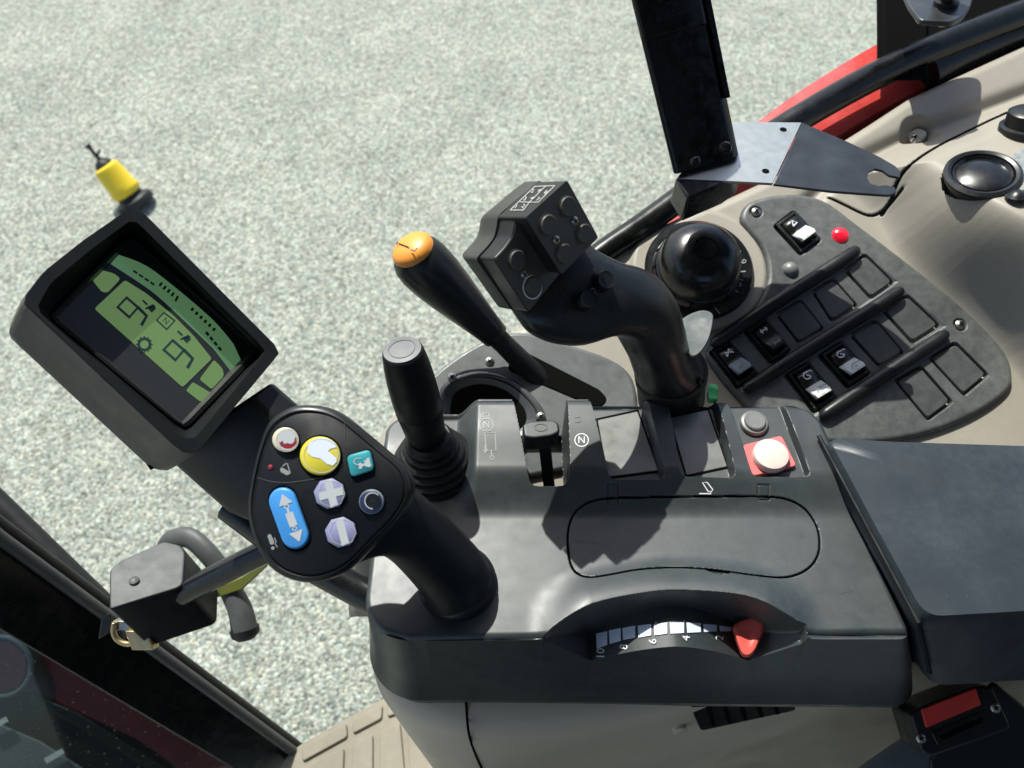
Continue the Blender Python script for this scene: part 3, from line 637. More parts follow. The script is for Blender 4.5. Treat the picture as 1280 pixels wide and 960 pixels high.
cross_screw(ml, pn.at(741,364,.0005), pn.n, .0022, m='shell')
bt = cs[-1] + V((.001, 0, -.002)); bb = V((Z(844,512,1.9).x, bt.y+.004, 1.893)); ax = (bt-bb)
q = MB(); q.lathe(bb, ax, [(.0262,0),(.0262,ax.length-.010),(.0272,ax.length-.008),(.0275,ax.length+.001),(.0262,ax.length+.004)], 'rubber', 40); q.build('rubber_collar', ml, ang=50)
cross_screw(ml, D(876, 476, .588), (.75,-.5,.3), .0034, m='rubber')
q = MB(); pp = facing(872, 418, .578, -.25, .9); el = crpx([(851,402),(862,393),(878,388),(890,392),(891,404),(886,424),(876,440),(866,446),(856,438),(850,420)], 5)
cc = cen([V((x, y, 0)) for x, y in el]); q.loft([[pp.at((x-cc.x)*k+cc.x, (y-cc.y)*k+cc.y, o) for x, y in el] for k, o in ((.9,-.004),(1.0,-.0025),(1.0,-.001),(.94,0),(.6,-.0008),(.1,-.0012))], 'paddle'); q.build('thumb_paddle', ml, ang=60)

# ================================================================== KEYPAD HANDLE
kp = thing('keypad_handle', Z(572, 735, 1.9), 'black grip handle whose rounded head carries coloured symbol buttons', 'control handle')
pk = facing(410, 615, .440, -.06, .12)
ko = crpx([(374,505),(352,512),(333,528),(321,558),(311,599),(307,636),(312,667),(326,699),(348,720),(380,730),(411,725),(437,711),(467,681),(499,648),(513,623),(514,602),(505,583),(480,561),(455,540),(428,518),(403,507)], 4)
kc = (408, 615); ks = lambda k, dx=0, dy=0: [((x-kc[0])*k+kc[0]+dx, (y-kc[1])*k+kc[1]+dy) for x, y in ko]
q = MB(); q.loft([[pk.at(x, y, 0)+pk.n*o for x, y in ks(k)] for k, o in ((.66,-.034),(.86,-.028),(.97,-.018),(1.0,-.009),(.992,-.003),(.965,.0004),(.925,.0010),(.915,.0002),(.908,.0002))], 'plastic2', c1=True); q.build('head_shell', kp, ang=60)
q = MB(); q.loft([[pk.at(x, y, 0)+pk.n*o for x, y in ks(k, 2, 0)] for k, o in ((.895,-.001),(.895,.0012),(.88,.0018))], 'dark')
kf = lambda x, y: pk.at(x, y, .0021)
q.stroke(kf, crpx([(322,597),(340,602),(361,603),(385,600),(404,597)], 4, False), .9, 'faint'); q.stroke(kf, [(431,528),(431,549)], .8, 'faint')
w = 'greyprint'
q.poly(kf, [(350,586),(352,584),(361,589),(362,593),(358,594),(351,590)], w); q.stroke(kf, [(353,583),(358,579)], 1.3, w); q.stroke(kf, [(359,579),(363,592)], 1.3, w)
q.poly(kf, rppx([(334,669),(338,667),(342,675),(343,680),(338,681)], 2), w); q.disc(kf, 341, 685, 2.2, 2.2, w); q.stroke(kf, [(343,672),(345,677),(344,680),(347,684)], 1.2, w)
q.build('face_plate', kp, ang=60)
q = MB(); c = kf(338,584); q.lathe(c, pk.n, [(.0014,-.0005),(.0013,.0002),(.0004,.0006)], 'wine', 12); q.build('warning_lamp', kp)
def circ(cx, cy, rx, ry=None, n_=36, rot=0): ry = ry or rx; return [(cx+rx*math.cos(2*math.pi*i/n_+rot), cy+ry*math.sin(2*math.pi*i/n_+rot)) for i in range(n_)]
def kbtn(out, m, ms, deco, h=.0042):
    q = MB(); c_ = cen([V((x, y, 0)) for x, y in out]); s2 = lambda k: [((x-c_.x)*k+c_.x, (y-c_.y)*k+c_.y) for x, y in out]
    q.loft([[pk.at(x, y, 0)+pk.n*o for x, y in s2(k)] for k, o in ((1.10,.0019),(1.09,.0024),(1.04,.0024),(1.04,.0012))], 'gap')
    q.loft([[pk.at(x, y, 0)+pk.n*o for x, y in s2(k)] for k, o in ((1.0,.001),(1.0,h-.0012),(.97,h-.0003),(.92,h))], ms, m1=m)
    deco(q, lambda x, y: pk.at(x, y, h+.00025)); return q.build('symbol_button', kp, ang=50)
def d_red(q, a):
    q.disc(a, 359, 550, 13, 13, 'keywhite'); q.poly(a, [(348,552),(351,553),(352,551),(354,552),(355,555),(358,554),(361,554),(362,555),(366,554),(368,551),(369,546),(371,548),(371,554),(368,558),(363,561),(357,561),(351,558)], 'wine')
    q.ring(a, 359, 550, 14, 14, .8, 'ring')
kbtn(circ(359,550,16,15.5), 'ring', 'ring', d_red)
def d_yel(q, a):
    q.poly(a, [(384,566),(385,556),(391,550),(401,547),(412,549),(419,554),(421,559),(413,561),(410,564),(420,572),(421,577),(416,582),(409,580),(400,573),(390,571)], 'pale')
    q.ring(a, 402, 570, 22.5, 21, .9, 'ring'); q.stroke(a, [(416,559),(424,576)], .8, 'ring')
kbtn(circ(402,570,25,24), 'yellow', 'yellow', d_yel)
def d_teal(q, a):
    q.poly(a, [(447,580),(451,578),(452,580),(456,579),(455,576),(458,575),(458,573),(462,572),(462,575),(464,583),(461,584),(457,583),(455,582),(453,583),(452,586),(448,586),(449,583)], 'keywhite')
    q.stroke(a, crpx([(447,581),(443,579),(443,575),(447,573),(452,573)], 3, False), 1.1, 'keywhite')
kbtn(rppx([(435,570),(464,562),(470,587),(441,597)], 6), 'teal', 'teal', d_teal)
def rot(pts, cx, cy, a): ca, sa = math.cos(R(a)), math.sin(R(a)); return [(cx+x*ca-y*sa, cy+x*sa+y*ca) for x, y in pts]
def d_plus(q, a): q.poly(a, rot([(-5,-16),(5,-16),(5,-5),(15,-5),(15,5),(5,5),(5,16),(-5,16),(-5,5),(-15,5),(-15,-5),(-5,-5)], 414, 617, -14), 'keywhite'); q.ring(a, 414, 617, 17, 17, .7, 'keywhite', 8)
kbtn(circ(414,617,20,19.5,8,.15), 'lilac', 'lilac', d_plus)
def d_minus(q, a): q.poly(a, rot([(-5,-16),(5,-16),(5,16),(-5,16)], 428, 665, -14), 'keywhite'); q.ring(a, 428, 665, 17, 17, .7, 'keywhite', 8)
kbtn(circ(428,665,20,19.5,8,.15), 'lilac', 'lilac', d_minus)
def d_navy(q, a):
    q.disc(a, 466, 626, 9.5, 9.5, 'dark'); q.stroke(a, [(466+10*math.cos(t), 626+10*math.sin(t)) for t in [R(90+i*14) for i in range(17)]], 1.2, 'keywhite'); q.stroke(a, [(464,627),(467,624),(468,627)], .8, 'faint')
kbtn(circ(466,627,15.5), 'navy', 'midgrey', d_navy)
def d_blue(q, a):
    r_ = lambda pts: rot(pts, 363.5, 647.5, -20)
    q.poly(a, r_([(0,-32),(9,-18),(-9,-18)]), 'keywhite'); q.poly(a, r_([(0,32),(-9,18),(9,18)]), 'keywhite')
    q.poly(a, r_([(-5,-7),(5,-7),(5,11),(-5,11)]), 'keywhite'); q.stroke(a, r_([(0,-7),(0,-12)]), 3, 'keywhite'); x, y = r_([(0,-15)])[0]; q.ring(a, x, y, 2.6, 2.6, 1.5, 'keywhite'); x, y = r_([(0,14)])[0]; q.ring(a, x, y, 2.4, 2.4, 1.3, 'keywhite')
ov = rot([(17*math.cos(R(t)), -22.5+17*math.sin(R(t))) for t in range(180, 361, 12)] + [(17*math.cos(R(t)), 22.5+17*math.sin(R(t))) for t in range(0, 181, 12)], 363.5, 647.5, -20)
kbtn(ov, 'blue', 'blue', d_blue)
# stem
base = Z(573, 742, 1.9)
sc_ = [((462,560),(380,700),.470,.017),((490,590),(420,708),.472,.022),((512,606),(462,690),.480,.0225),((538,628),(482,694),.490,.0225),((572,660),(506,716),.503,.0222),((600,690),(526,740),.514,.0220),((612,708),(530,752),.5225,.0222)]
P_ = [(D(*a, d_), D(*b2, d_), th) for a, b2, d_, th in sc_]; cs = [(a+b2)/2 for a, b2, _ in P_]; rings = []
for i, (a, b2, th) in enumerate(P_):
    t = (cs[min(i+1, len(cs)-1)]-cs[max(i-1, 0)]).normalized(); mj = (a-b2)/2; mn = mj.cross(t).normalized()
    if mn.dot(CAM-cs[i]) < 0: mn = -mn
    rings.append([cs[i] + mj*math.cos(2*math.pi*k/36) + mn*th*math.sin(2*math.pi*k/36) for k in range(36)])
sm = [cr([r[k] for r in rings], 5, False) for k in range(36)]
q = MB(); q.loft([[sm[k][i] for k in range(36)] for i in range(len(sm[0]))], 'dark'); q.build('stem', kp, ang=70)
q = MB(); bx = Z(572, 729, 1.9); q.lathe(bx-V((0,0,.002)), V((-.22,0,1)), [(.0265,0),(.0262,.005),(.0248,.0085),(.0235,.0095),(.0215,.0095)], 'plastic2', 44); q.build('base_collar', kp, ang=50)

# ================================================================== DISPLAY MONITOR
mo = thing('display_monitor', D(250, 540, .56), 'small hooded monitor with green digital readout on a black arm', 'display')
pm = facing(180, 410, .500, .95, .50)
c24 = lambda pts: [(x/2.4, 240+y/2.4) for x, y in pts]
def rs(pts, cx=188, cy=410, n=96):   # the same outline as n points at even angles round (cx, cy)
    out = []
    for k in range(n):
        t = 2*math.pi*k/n; dx, dy = math.cos(t), math.sin(t); best = None
        for (ax, ay), (bx, by) in zip(pts, pts[1:]+pts[:1]):
            ex, ey = bx-ax, by-ay; den = dx*ey-dy*ex
            if abs(den) < 1e-12: continue
            r_ = ((ax-cx)*ey-(ay-cy)*ex)/den; q_ = ((ax-cx)*dy-(ay-cy)*dx)/den
            if r_ > 0 and -1e-9 <= q_ <= 1+1e-9: best = r_ if best is None else max(best, r_)
        out.append((cx+dx*best, cy+dy*best))
    return out
rimo = rppx(c24([(66,325),(130,240),(250,145),(385,52),(425,58),(843,478),(590,782),(545,778)]), 7, 5)
rimi = rppx(c24([(108,352),(150,275),(265,178),(392,84),(412,90),(800,476),(583,742),(545,738)]), 6, 5)
bz = rppx(c24([(148,375),(385,128),(400,130),(792,470),(562,706),(545,705)]), 4, 5)
gl = rppx(c24([(176,370),(396,150),(752,470),(545,690)]), 2, 5)
rimo, rimi, bz, gl = rs(rimo), rs(rimi), rs(bz), rs(gl)
bz2 = [((a[0]*.5+b_[0]*.5), (a[1]*.5+b_[1]*.5)) for a, b_ in zip(bz, gl)]
wp = lambda pts, o: [pm.at(x, y, 0)+pm.n*o for x, y in pts]
q = MB(); ce = cen(wp(rimo, 0))
wa = lambda pts, o: [pm.at(x, y, o) for x, y in pts]
def back(k, o): return [p+(ce-p)*k+pm.n*o for p in wp(rimo, 0)]
q.loft([back(.16,-.054), back(.04,-.052), back(.005,-.044), back(-.012,-.010), back(-.003,-.0015)], 'monside', c1=False)
q.loft([back(-.003,-.0015), wp(rimo, .0004), wp(rimi, .0), wp(rimi, -.004), wa(bz, -.026)], 'matte', c0=False, c1=False)
q.build('housing', mo, ang=50)
q = MB(); q.loft([wa(bz, -.027), wa(bz, -.0195), wa(bz2, -.0185), wa(gl, -.0238)], 'bezel', c1=False); q.build('bezel', mo, ang=40)
q = MB(); q.loft([wa(gl, -.0246), wa(gl, -.0238)], 'glass')
sa = lambda x, y: pm.at(x/2.4, 240+y/2.4, -.0235); sb = lambda x, y: pm.at(x/2.4, 240+y/2.4, -.0233)
q.poly(sa, crpx([(355,188),(440,222),(540,298),(640,385),(700,455)], 4, False) + [(722,503),(694,540)] + crpx([(640,470),(560,394),(470,310),(400,260)], 4, False) + [(332,216)], 'lcd2')
q.poly(sa, rppx([(277,264),(303,234),(342,244),(362,260),(323,302),(305,300)], 10), 'lcd')
q.poly(sa, rppx([(283,350),(375,264),(440,305),(520,370),(580,430),(636,500),(548,586)], 8), 'lcd')
q.poly(sa, rppx([(598,562),(642,503),(668,530),(672,552),(635,592)], 8), 'lcd'); q.poly(sa, rppx([(558,596),(578,570),(632,602),(602,630)], 6), 'lcd')
for ox, oy in ((0,0), (138,128)):
    q.stroke(sb, [(353+ox,345+oy),(380+ox,317+oy),(414+ox,346+oy),(388+ox,376+oy)], 10, 'lcdink', True); q.stroke(sb, [(414+ox,346+oy),(440+ox,372+oy),(424+ox,400+oy)], 10, 'lcdink')
q.stroke(sb, [(470,384),(492,362),(524,386),(500,412)], 6, 'lcdink', True); q.text(sb, 'N', 497, 387, 17, 45, 'lcdink')
q.ring(sb, 433, 457, 17, 17, 8, 'lcdink')
for i in range(12):
    t = 2*math.pi*i/12; q.stroke(sb, [(433+19*math.cos(t), 457+19*math.sin(t)), (433+25*math.cos(t), 457+25*math.sin(t))], 4, 'lcdink')
for ox, oy in ((0,0), (105,92)):
    q.stroke(sb, [(428+ox,325+oy),(442+ox,338+oy)], 6, 'lcdink'); q.poly(sb, [(440+ox,345+oy),(460+ox,336+oy),(468+ox,350+oy),(455+ox,362+oy)], 'lcdink'); q.stroke(sb, [(436+ox,350+oy),(466+ox,342+oy)], 5, 'lcdink')
for i in range(4): q.stroke(sb, [(400+i*17,236+i*11.5),(412+i*17,244+i*11.5)], 6, 'lcdink'); q.stroke(sb, [(618+i*12.5,420+i*15),(626+i*12.5,430+i*15)], 8, 'lcdink')
for i in range(5): q.stroke(sb, [(486+i*12,272+i*10),(478+i*12,282+i*10+(6 if i == 4 else 0))], 7, 'lcdink')
for i in range(6): q.stroke(sb, [(580+i*13,348+i*12),(574+i*13,356+i*12)], 8, 'lcdink')
q.build('screen', mo)
q = MB(); lat = [pm.at(x, y, -.047) for x, y in rppx([(172,556),(186,552),(206,572),(192,586)], 3)]; q.loft([lat, [p-pm.n*.006 for p in lat]], 'gap'); q.build('rear_latch', mo, .001)
q = MB(); st_ = [((340,478),(205,568),.556),((388,520),(286,640),.560),((440,560),(350,668),.565)]
q.loft([[D(*a, d_), D(a[0]*.8+b2[0]*.2, a[1]*.8+b2[1]*.2, d_-.012), D(a[0]*.2+b2[0]*.8, a[1]*.2+b2[1]*.8, d_-.012), D(*b2, d_), D(*b2, d_+.03), D(*a, d_+.03)] for a, b2, d_ in st_], 'plastic2'); q.build('arm', mo, .003, 3)
q = MB(); q.tube([D(286,632,.585), D(340,672,.580), D(400,712,.575), D(455,742,.570), D(520,770,.568)], .0115, 'gloss', 20); q.build('support_tube', mo)

# ================================================================== ARMREST
ar = thing('armrest', Z(1200, 700, 1.85), 'slate vinyl armrest pad with rounded front edge right of the console', 'armrest')
za = 1.918
fp = [Z(1027,543,za), Z(1100,549,za), Z(1290,555,za), Z(1640,566,za), Z(1640,738,za), Z(1290,768,za), Z(1152,776,za), Z(1090,662,za)]
cA_ = cen(fp); cl = rp(fp, .012, 5)
dn = [V((p.x+.034*(p.x < .42)*max(0, 1-max(0, p.y-.2)/.2), p.y-.014*(p.y < .25), 1.836)) for p in cl]
inr = lambda k, z: [V((p.x+(cA_.x-p.x)*k, p.y+(cA_.y-p.y)*k, z)) for p in cl]
q = MB(); q.loft([dn, inr(0, za-.012), inr(.012, za-.005), inr(.035, za), inr(.3, za), inr(.7, za)], 'vinyl'); q.build('pad', ar, ang=60)
q = MB(); q.tube([p + V((-.0015, 0, -.002)) for p in (Z(1027,543,za), Z(1090,660,za), Z(1152,776,za))] + [Z(1152,776,za)+V((.026,-.012,-.06))], .0016, 'matte', 8); q.build('edge_piping', ar)
q = MB(); q.loft([[V((p.x+(cA_.x-p.x)*.14, p.y+(cA_.y-p.y)*.10, z)) for p in cl] for z in (1.815, 1.840)], 'dark'); q.build('lower_shell', ar)

# ================================================================== SIDE PANEL (below the console)
sp_ = thing('side_panel', (.1, .16, 1.3), 'beige lower side panel with black seam under the console', 'cab panel')
zl = 1.775
def fpt(inset, y_in): # outline seen from above
    return [V((-.118+inset, .46, 0)), V((-.118+inset, .30, 0)), V((-.116+inset, .235, 0)), V((-.098+inset, .188+y_in, 0)), V((-.060+inset, .165+y_in, 0)), V((.0, .158+y_in, 0)), V((.10, .172+y_in, 0)), V((.20, .196+y_in, 0)), V((.34, .215+y_in, 0)), V((.62, .225+y_in, 0))]
def ln(inset, y_in, z): return [V((p.x, p.y, z)) for p in cr(fpt(inset, y_in), 8, False)]
q = MB(); q.loft([ln(.035,.10,zl+.012), ln(.022,.022,zl+.004), ln(.010,.012,zl), ln(.003,.004,zl-.006), ln(0,0,zl-.018), ln(.006,.0,zl-.09), ln(.03,-.01,zl-.25), ln(.06,-.03,1.28)], 'beige2', close=False, c0=False, c1=False)
q.build('panel_shell', sp_, ang=60)
def Yp(x, y, yy): r = ray(x, y); return CAM + r*(yy/r.y)
q = MB(); q.tube(cr([Z(582,872,zl+.008), Z(583,884,zl+.003), Z(584,900,zl-.001), Yp(586,916,.1605), Yp(591,934,.1590), Yp(602,960,.1580), Yp(618,990,.1570)], 5, False), .0011, 'gap', 6); q.build('seam', sp_)
va = thing('air_vent', V((.16, .156, 1.70)), 'slatted black air vent in the side panel below the console', 'air vent')
q = MB(); pv = Pl((.16,.184,1.72), (.2,-1,.15)); vo = [(862,882),(985,862),(996,888),(876,914)]
q.slab(pv, rppx(vo, 4), -.01, .003, 'plastic2'); q.build('vent_frame', va, .001)
for i in range(5):
    q = MB(); x0 = 884+i*20; q.slab(pv, [(x0,884-i*3.6),(x0+5,883-i*3.6),(x0+11,907-i*3.6),(x0+6,908-i*3.6)], .002, .006, 'gap'); q.build('slat', va)
cb = MB(); c = pv.at(850,913,.001); cb.lathe(c, pv.n, [(.006,-.003),(.006,.001),(.004,.002),(.0005,.0018)], 'beige2', 18); tag(cb.build('panel_fastener'), 'small beige fastener beside the side panel vent', 'fastener')

# ================================================================== FLOOR MAT
fm = MB(); zf = 1.33; mo_ = rp([Z(x, y, zf) for x, y in [(335,985),(352,952),(372,932),(480,872),(560,850),(700,1010),(560,1100)]], .02)
fm.loft([[p-V((0,0,.02)) for p in mo_], mo_], 'tan')
def up(x, y, h): return Z(x, y, zf+h)
for blk in ([(377,934),(433,903),(434,921),(378,952)], [(440,901),(478,880),(477,898),(441,917)], [(484,878),(510,864),(512,886),(484,896)], [(372,962),(430,934),(428,990),(366,1000)], [(441,930),(466,917),(466,990),(438,990)], [(475,914),(500,902),(508,990),(474,990)], [(508,900),(540,886),(560,990),(514,990)]):
    pts = rp([up(x, y, .004) for x, y in blk], .004); fm.loft([[p-V((0,0,.006)) for p in pts], pts], 'tan')
tag(fm.build('floor_mat', None, .0012), 'ribbed tan rubber floor mat at the bottom edge', 'floor mat')

# ================================================================== SEAT AND BUCKLE
zs = 1.70; se = thing('driver_seat', Z(1300, 1000, 1.4), 'grey cloth driver seat just showing in the lower right corner', 'seat')
q = MB(); so = rp([Z(x, y, zs) for x, y in [(1040,985),(1130,918),(1200,880),(1300,872),(1420,1150),(1300,1900),(900,1900)]], .03)
q.loft([[p-V((0,0,.10)) for p in so], [p-V((0,0,.02)) for p in so], so], 'seat'); q.build('cushion', se, .012, 4)
q = MB(); bk = rp([V((.52,-.55,1.72)), V((.52,.02,1.72)), V((.66,.06,1.72)), V((.66,-.59,1.72))], .04); q.loft([bk, [p+V((.06,0,.4)) for p in bk], [V(((p.x-.6)*.9+.74, (p.y+.27)*.85-.27, 2.55)) for p in bk]], 'seat'); q.build('backrest', se, .01, 3)
bu = thing('seat_belt_buckle', Z(1210, 920, 1.74), 'black seat belt buckle with red release button', 'seat belt buckle')
pbk = Pl(Z(1190, 900, 1.80), (-.18, -.42, 1))
q = MB(); q.slab(pbk, rppx([(1138,894),(1150,884),(1218,858),(1240,858),(1262,905),(1262,912),(1164,946),(1152,940)], 4), -.05, 0, 'plastic2'); q.build('body', bu, .002, 3)
q = MB(); q.slab(pbk, rppx([(1152,887),(1220,860),(1227,881),(1158,910)], 2), -.004, .0022, 'redfelt'); q.build('release_button', bu, .0007)
q = MB(); q.slab(pbk, rppx([(1164,915),(1232,887),(1240,900),(1172,932)], 3), -.004, .0012, 'gloss'); q.slab(pbk, rppx([(1174,920),(1226,897),(1229,903),(1178,926)], 2), .0008, .0018, 'gap'); q.build('tongue_slot', bu, .0005)
for x, y in ((1151,923), (1244,885)): cross_screw(bu, pbk.at(x, y, 0), pbk.n, .0035)
q = MB(); q.loft([[D(x, y, d_) for x, y in ((1240,850),(1300,900),(1300,1000),(1170,1000),(1160,950))] for d_ in (.60,.66)], 'dark'); q.build('sleeve', bu, .003)

# ================================================================== SUPPORT POST + STEEL BRACKET
pz = Pl((0, 0, 2.022), (0, 0, 1))
po = thing('support_post', Z(883, 212, 2.022), 'black painted square steel post leaning up from the steel bracket', 'post')
fA = [Z(842,219,2.026), Z(924,196,2.026)]; upv = (D(836,0,.555)-Z(883,208,2.026)); upv = upv/upv.length
wv = fA[1]-fA[0]; dv = ray(872, 120); dv = (dv - upv*dv.dot(upv)).normalized()
dv = dv*.05
q = MB(); ring = rp([fA[0], fA[1], fA[1]+dv, fA[0]+dv], .006, 4); q.loft([ring, [p+upv*.085 for p in ring], [p+upv*.5 for p in ring]], 'paint'); q.build('square_tube', po, .001)
q = MB(); o0 = fA[0].lerp(fA[1], .48)-dv*.09; ring = rp([fA[0]-dv*.03+wv*.02, fA[1]-dv*.03-wv*.02, fA[1]+dv*.2-wv*.02, fA[0]+dv*.2+wv*.02], .005, 4); q.loft([[p+upv*.098 for p in ring], [p+upv*.55 for p in ring]], 'paint'); q.build('outer_sleeve', po, .001)
q = MB(); ring = rp([fA[1]-wv*.36-dv*.09, fA[1]+wv*.08-dv*.09, fA[1]+wv*.08+dv*.5, fA[1]-wv*.36+dv*.5], .004, 4); q.loft([[p+upv*.120 for p in ring], [p+upv*.55 for p in ring]], 'paint'); q.build('side_channel', po, .001)
q = MB(); ring = [fA[1]-wv*.01-dv*.05, fA[1]+wv*.07-dv*.05, fA[1]+wv*.07+dv*.3, fA[1]-wv*.01+dv*.3]; q.loft([[p+upv*.045-wv*.02 for p in ring], [p+upv*.2 for p in ring]], 'paint'); q.build('edge_strip', po)
for x, y, r in ((869,201,.004),(906,185,.005)):
    q = MB(); c = Pl(fA[0]-dv.normalized()*.003, -dv).at(x, y, 0); q.lathe(c, -dv, [(r,0),(r*.9,.002),(r*.5,.0035),(.0003,.004)], 'paint', 12); q.build('weld_bead', po)
q = MB(); lowp = [Z(x, y, 2.021) for x, y in ((844,222),(926,203),(930,213),(912,226),(860,248))]; q.loft([[p-V((.0,-.004,.026)) for p in lowp], lowp], 'paint'); q.build('foot_block', po, .002)
br = thing('steel_bracket', Z(960, 190, 2.022), 'bare steel bracket plate with hooked dark flap beside the black post', 'bracket')
q = MB(); t_ = .0022
p1 = [pz.at(x, y, 0) for x, y in [(846,223),(898,152),(1002,153),(966,229)]]
q.loft([[p-V((0,0,t_)) for p in p1], p1], 'steel')
for x, y in ((979,162), (957,214)): q.lathe(pz.at(x, y, 0), (0,0,1), [(.0028,-.0001),(.0028,.0004),(.0003,.0004)], 'gap', 14)
q.build('mounting_plate', br, .0006)
e0, e1 = pz.at(1002,153), pz.at(966,229); fn = V((.06, -.10, 1)).normalized()
ed = (e1-e0).normalized(); fn = (fn-ed*fn.dot(ed)).normalized(); pfl = Pl(e0, fn)
q = MB(); fo = [(1003,153),(1060,177),(1100,196),(1119,207),(1126,214),(1125,222),(1112,219),(1104,213),(1094,211),(1086,215),(1084,222),(1088,229),(1098,232),(1108,231),(1119,234),(1121,240),(1112,244),(1095,243),(1040,239),(967,230)]
top_ = [pfl.at(x, y, .0) for x, y in fo]; q.loft([[p-fn*t_ for p in top_], top_], 'bsteel'); q.build('hooked_flap', br, .0006)

# ================================================================== WINDOW FRAME, FENDER, TOP RIGHT FITTINGS
wf = thing('window_frame', PT.at(1000, 140, -.01), 'black curved window frame tube along the beige trim edge', 'window frame')
pathp = [(690,368),(750,318),(800,284),(850,248),(905,206),(960,172),(1040,124),(1120,82),(1200,48),(1300,10),(1420,-34)]
q = MB(); pts = cr([PT.at(x, y, .002) for x, y in pathp], 5, False); q.tube(pts, [.0105+.0045*i/len(pts) for i in range(len(pts))], 'frame', 18); q.build('frame_tube', wf)
q = MB(); pts = cr([PT.at(x, y, -.02) for x, y in [(1150,92),(1200,66),(1290,30),(1420,-12)]], 4, False); q.tube(pts, .024, 'frame', 16); q.build('inner_tube', wf)
q = MB(); A, B = PT.at(1128, 92, .0), D(1126,-60,.80); q.loft([[p+V((sx*.022, sy*.014, 0)) for sx, sy in ((-1,-1),(1,-1),(1,1),(-1,1))] for p in (A, B, B+(B-A)*2.5)], 'gap'); q.build('upright_bar', wf, .003)
q = MB(); gp_ = [(1138,-60),(1420,-160),(1420,-30),(1290,8),(1200,46),(1140,74)]; q.loft([[PT.at(x, y, o) for x, y in gp_] for o in (-.012, -.004)], 'gap'); q.build('gusset_plate', wf, .001)
cl_ = thing('clamp_plate', D(1170, 10, .70), 'shiny clamp plate with black ball knob and brass nut on the window frame', 'clamp')
pcl = facing(1170, 8, .70, -.1, .9)
q = MB(); q.slab(pcl, rppx([(1120,-30),(1222,-30),(1214,6),(1205,20),(1190,27),(1150,25),(1136,6)], 5), -.005, 0, 'bsteel'); q.build('plate', cl_, .0012)
q = MB(); c = pcl.at(1182,6,0); q.lathe(c, pcl.n, [(.0105,0),(.0105,.004),(.008,.006),(.008,.010),(.0115,.013),(.0135,.019),(.0115,.027),(.004,.031)], 'gloss', 24); q.build('ball_knob', cl_)
q = MB(); c = pcl.at(1182,14,-.006); q.lathe(c, -pcl.n, [(.0085,0),(.0085,.008),(.004,.008),(.004,.013)], 'brass', 6); q.build('nut', cl_, .0006)
q = MB(); fo = crpx([(650,400),(700,352),(760,305),(832,240),(880,202),(925,163),(1000,108),(1100,48),(1200,2),(1350,-80)], 4, False); fi = crpx([(650,440),(720,385),(790,340),(860,295),(930,250),(1000,200),(1080,150),(1150,112),(1260,60),(1400,10)], 4, False)
A = [PT.at(x, y, -.035) for x, y in fo]; B = [PT.at(x, y, -.025) for x, y in fi]; q.loft([[p-V((0,.0,.16)) for p in A], [p-V((0,0,.012)) for p in A], [p+V((.003,-.004,0)) for p in A], [a.lerp(b2, .5)+V((0,0,.006)) for a, b2 in zip(A, B)], B, [p-V((0,0,.1)) for p in B]], 'red', close=False, c0=False, c1=False)
tag(q.build('red_fender', None, ang=50), 'bright red rear fender curving outside the window frame', 'fender')

# ================================================================== FRONT PILLAR, LATCH, OUTSIDE BITS
fpil = thing('front_pillar', Z(340, 960, 1.3), 'wide black front cab pillar with grey rubber edge strips', 'pillar')
def bar(name, rows, dep, m, parent, bev=.002):
    q = MB(); rg = [[D(*a, d_), D(*b2, d_), D(*b2, d_+dep), D(*a, d_+dep)] for a, b2, d_ in rows]
    rg = [[p + (p-p2)*8 for p, p2 in zip(rg[0], rg[1])]] + rg       # carries on up to the roof
    q.loft(rg, m); return q.build(name, parent, bev)
def onward(pts, k=8): return [pts[0] + (pts[0]-pts[1])*k] + pts
bar('pillar_post', [((-60,618),(-60,752),.66), ((0,668),(0,787),.70), ((345,922),(292,962),.98), ((420,996),(360,1003),1.06)], .05, 'frame', fpil)
q = MB(); q.tube(onward([D(-60,622,.655), D(0,672,.695), D(365,938,1.0), D(430,988,1.06)]), .006, 'handle', 12); q.build('edge_strip', fpil)
q = MB(); q.tube(onward([D(-60,606,.67), D(0,657,.71), D(372,934,1.02), D(430,980,1.08)]), .007, 'rubber', 12); q.build('rubber_seal', fpil)
q = MB(); q.tube([D(-40,592,.80), D(0,630,.80), D(140,766,.80), D(165,792,.80)], [.011]*4, 'rubber', 14); tag(q.build('mirror_arm'), 'thin black rod outside the front pillar in the left margin', 'rod')
lb = thing('latch_box', D(190, 760, .70), 'black metal door latch box with rounded corner on the front pillar', 'door latch')
pl_ = Pl(D(185, 715, .66), (RT*.1+UP*.95-FW*.75)); 
q = MB(); tp = rppx([(136,712),(150,700),(205,676),(226,681),(232,690),(229,730),(222,735),(180,748),(136,762)], 5, 4)
topf = [pl_.at(x, y, 0) for x, y in tp]; dwn = V((.014, -.010, -.056)); 
q.loft([[p+dwn for p in topf], topf], 'dark', m1='handle'); q.build('latch_case', lb, .003, 3)
q = MB(); c = pl_.at(168,727,0); q.lathe(c, pl_.n, [(.0042,0),(.004,.002),(.002,.003),(.0003,.0032)], 'handle', 16); q.build('rivet', lb)
q = MB(); hp = crpx([(143,778),(142,790),(147,800),(160,805),(172,800),(178,792)], 4, False); q.tube([D(x, y, .665) for x, y in hp], .0024, 'brass', 10)
q.box(D(178,798,.668), RT*.009, UP*.008-RT*.003, FW*.006, 'brass'); q.box(D(162,780,.672), RT*.012, UP*.004, FW*.005, 'screw'); q.box(D(190,782,.675), RT*.012-UP*.006, UP*.006, FW*.004, 'gap'); q.build('latch_hook', lb, .001)
q = MB(); wallp = [(139,765),(139,790),(123,799),(127,772)]; q.loft([[D(x, y, .69) for x, y in wallp], [D(x, y, .74) for x, y in wallp]], 'frame'); q.build('mount_tab', lb, .001)
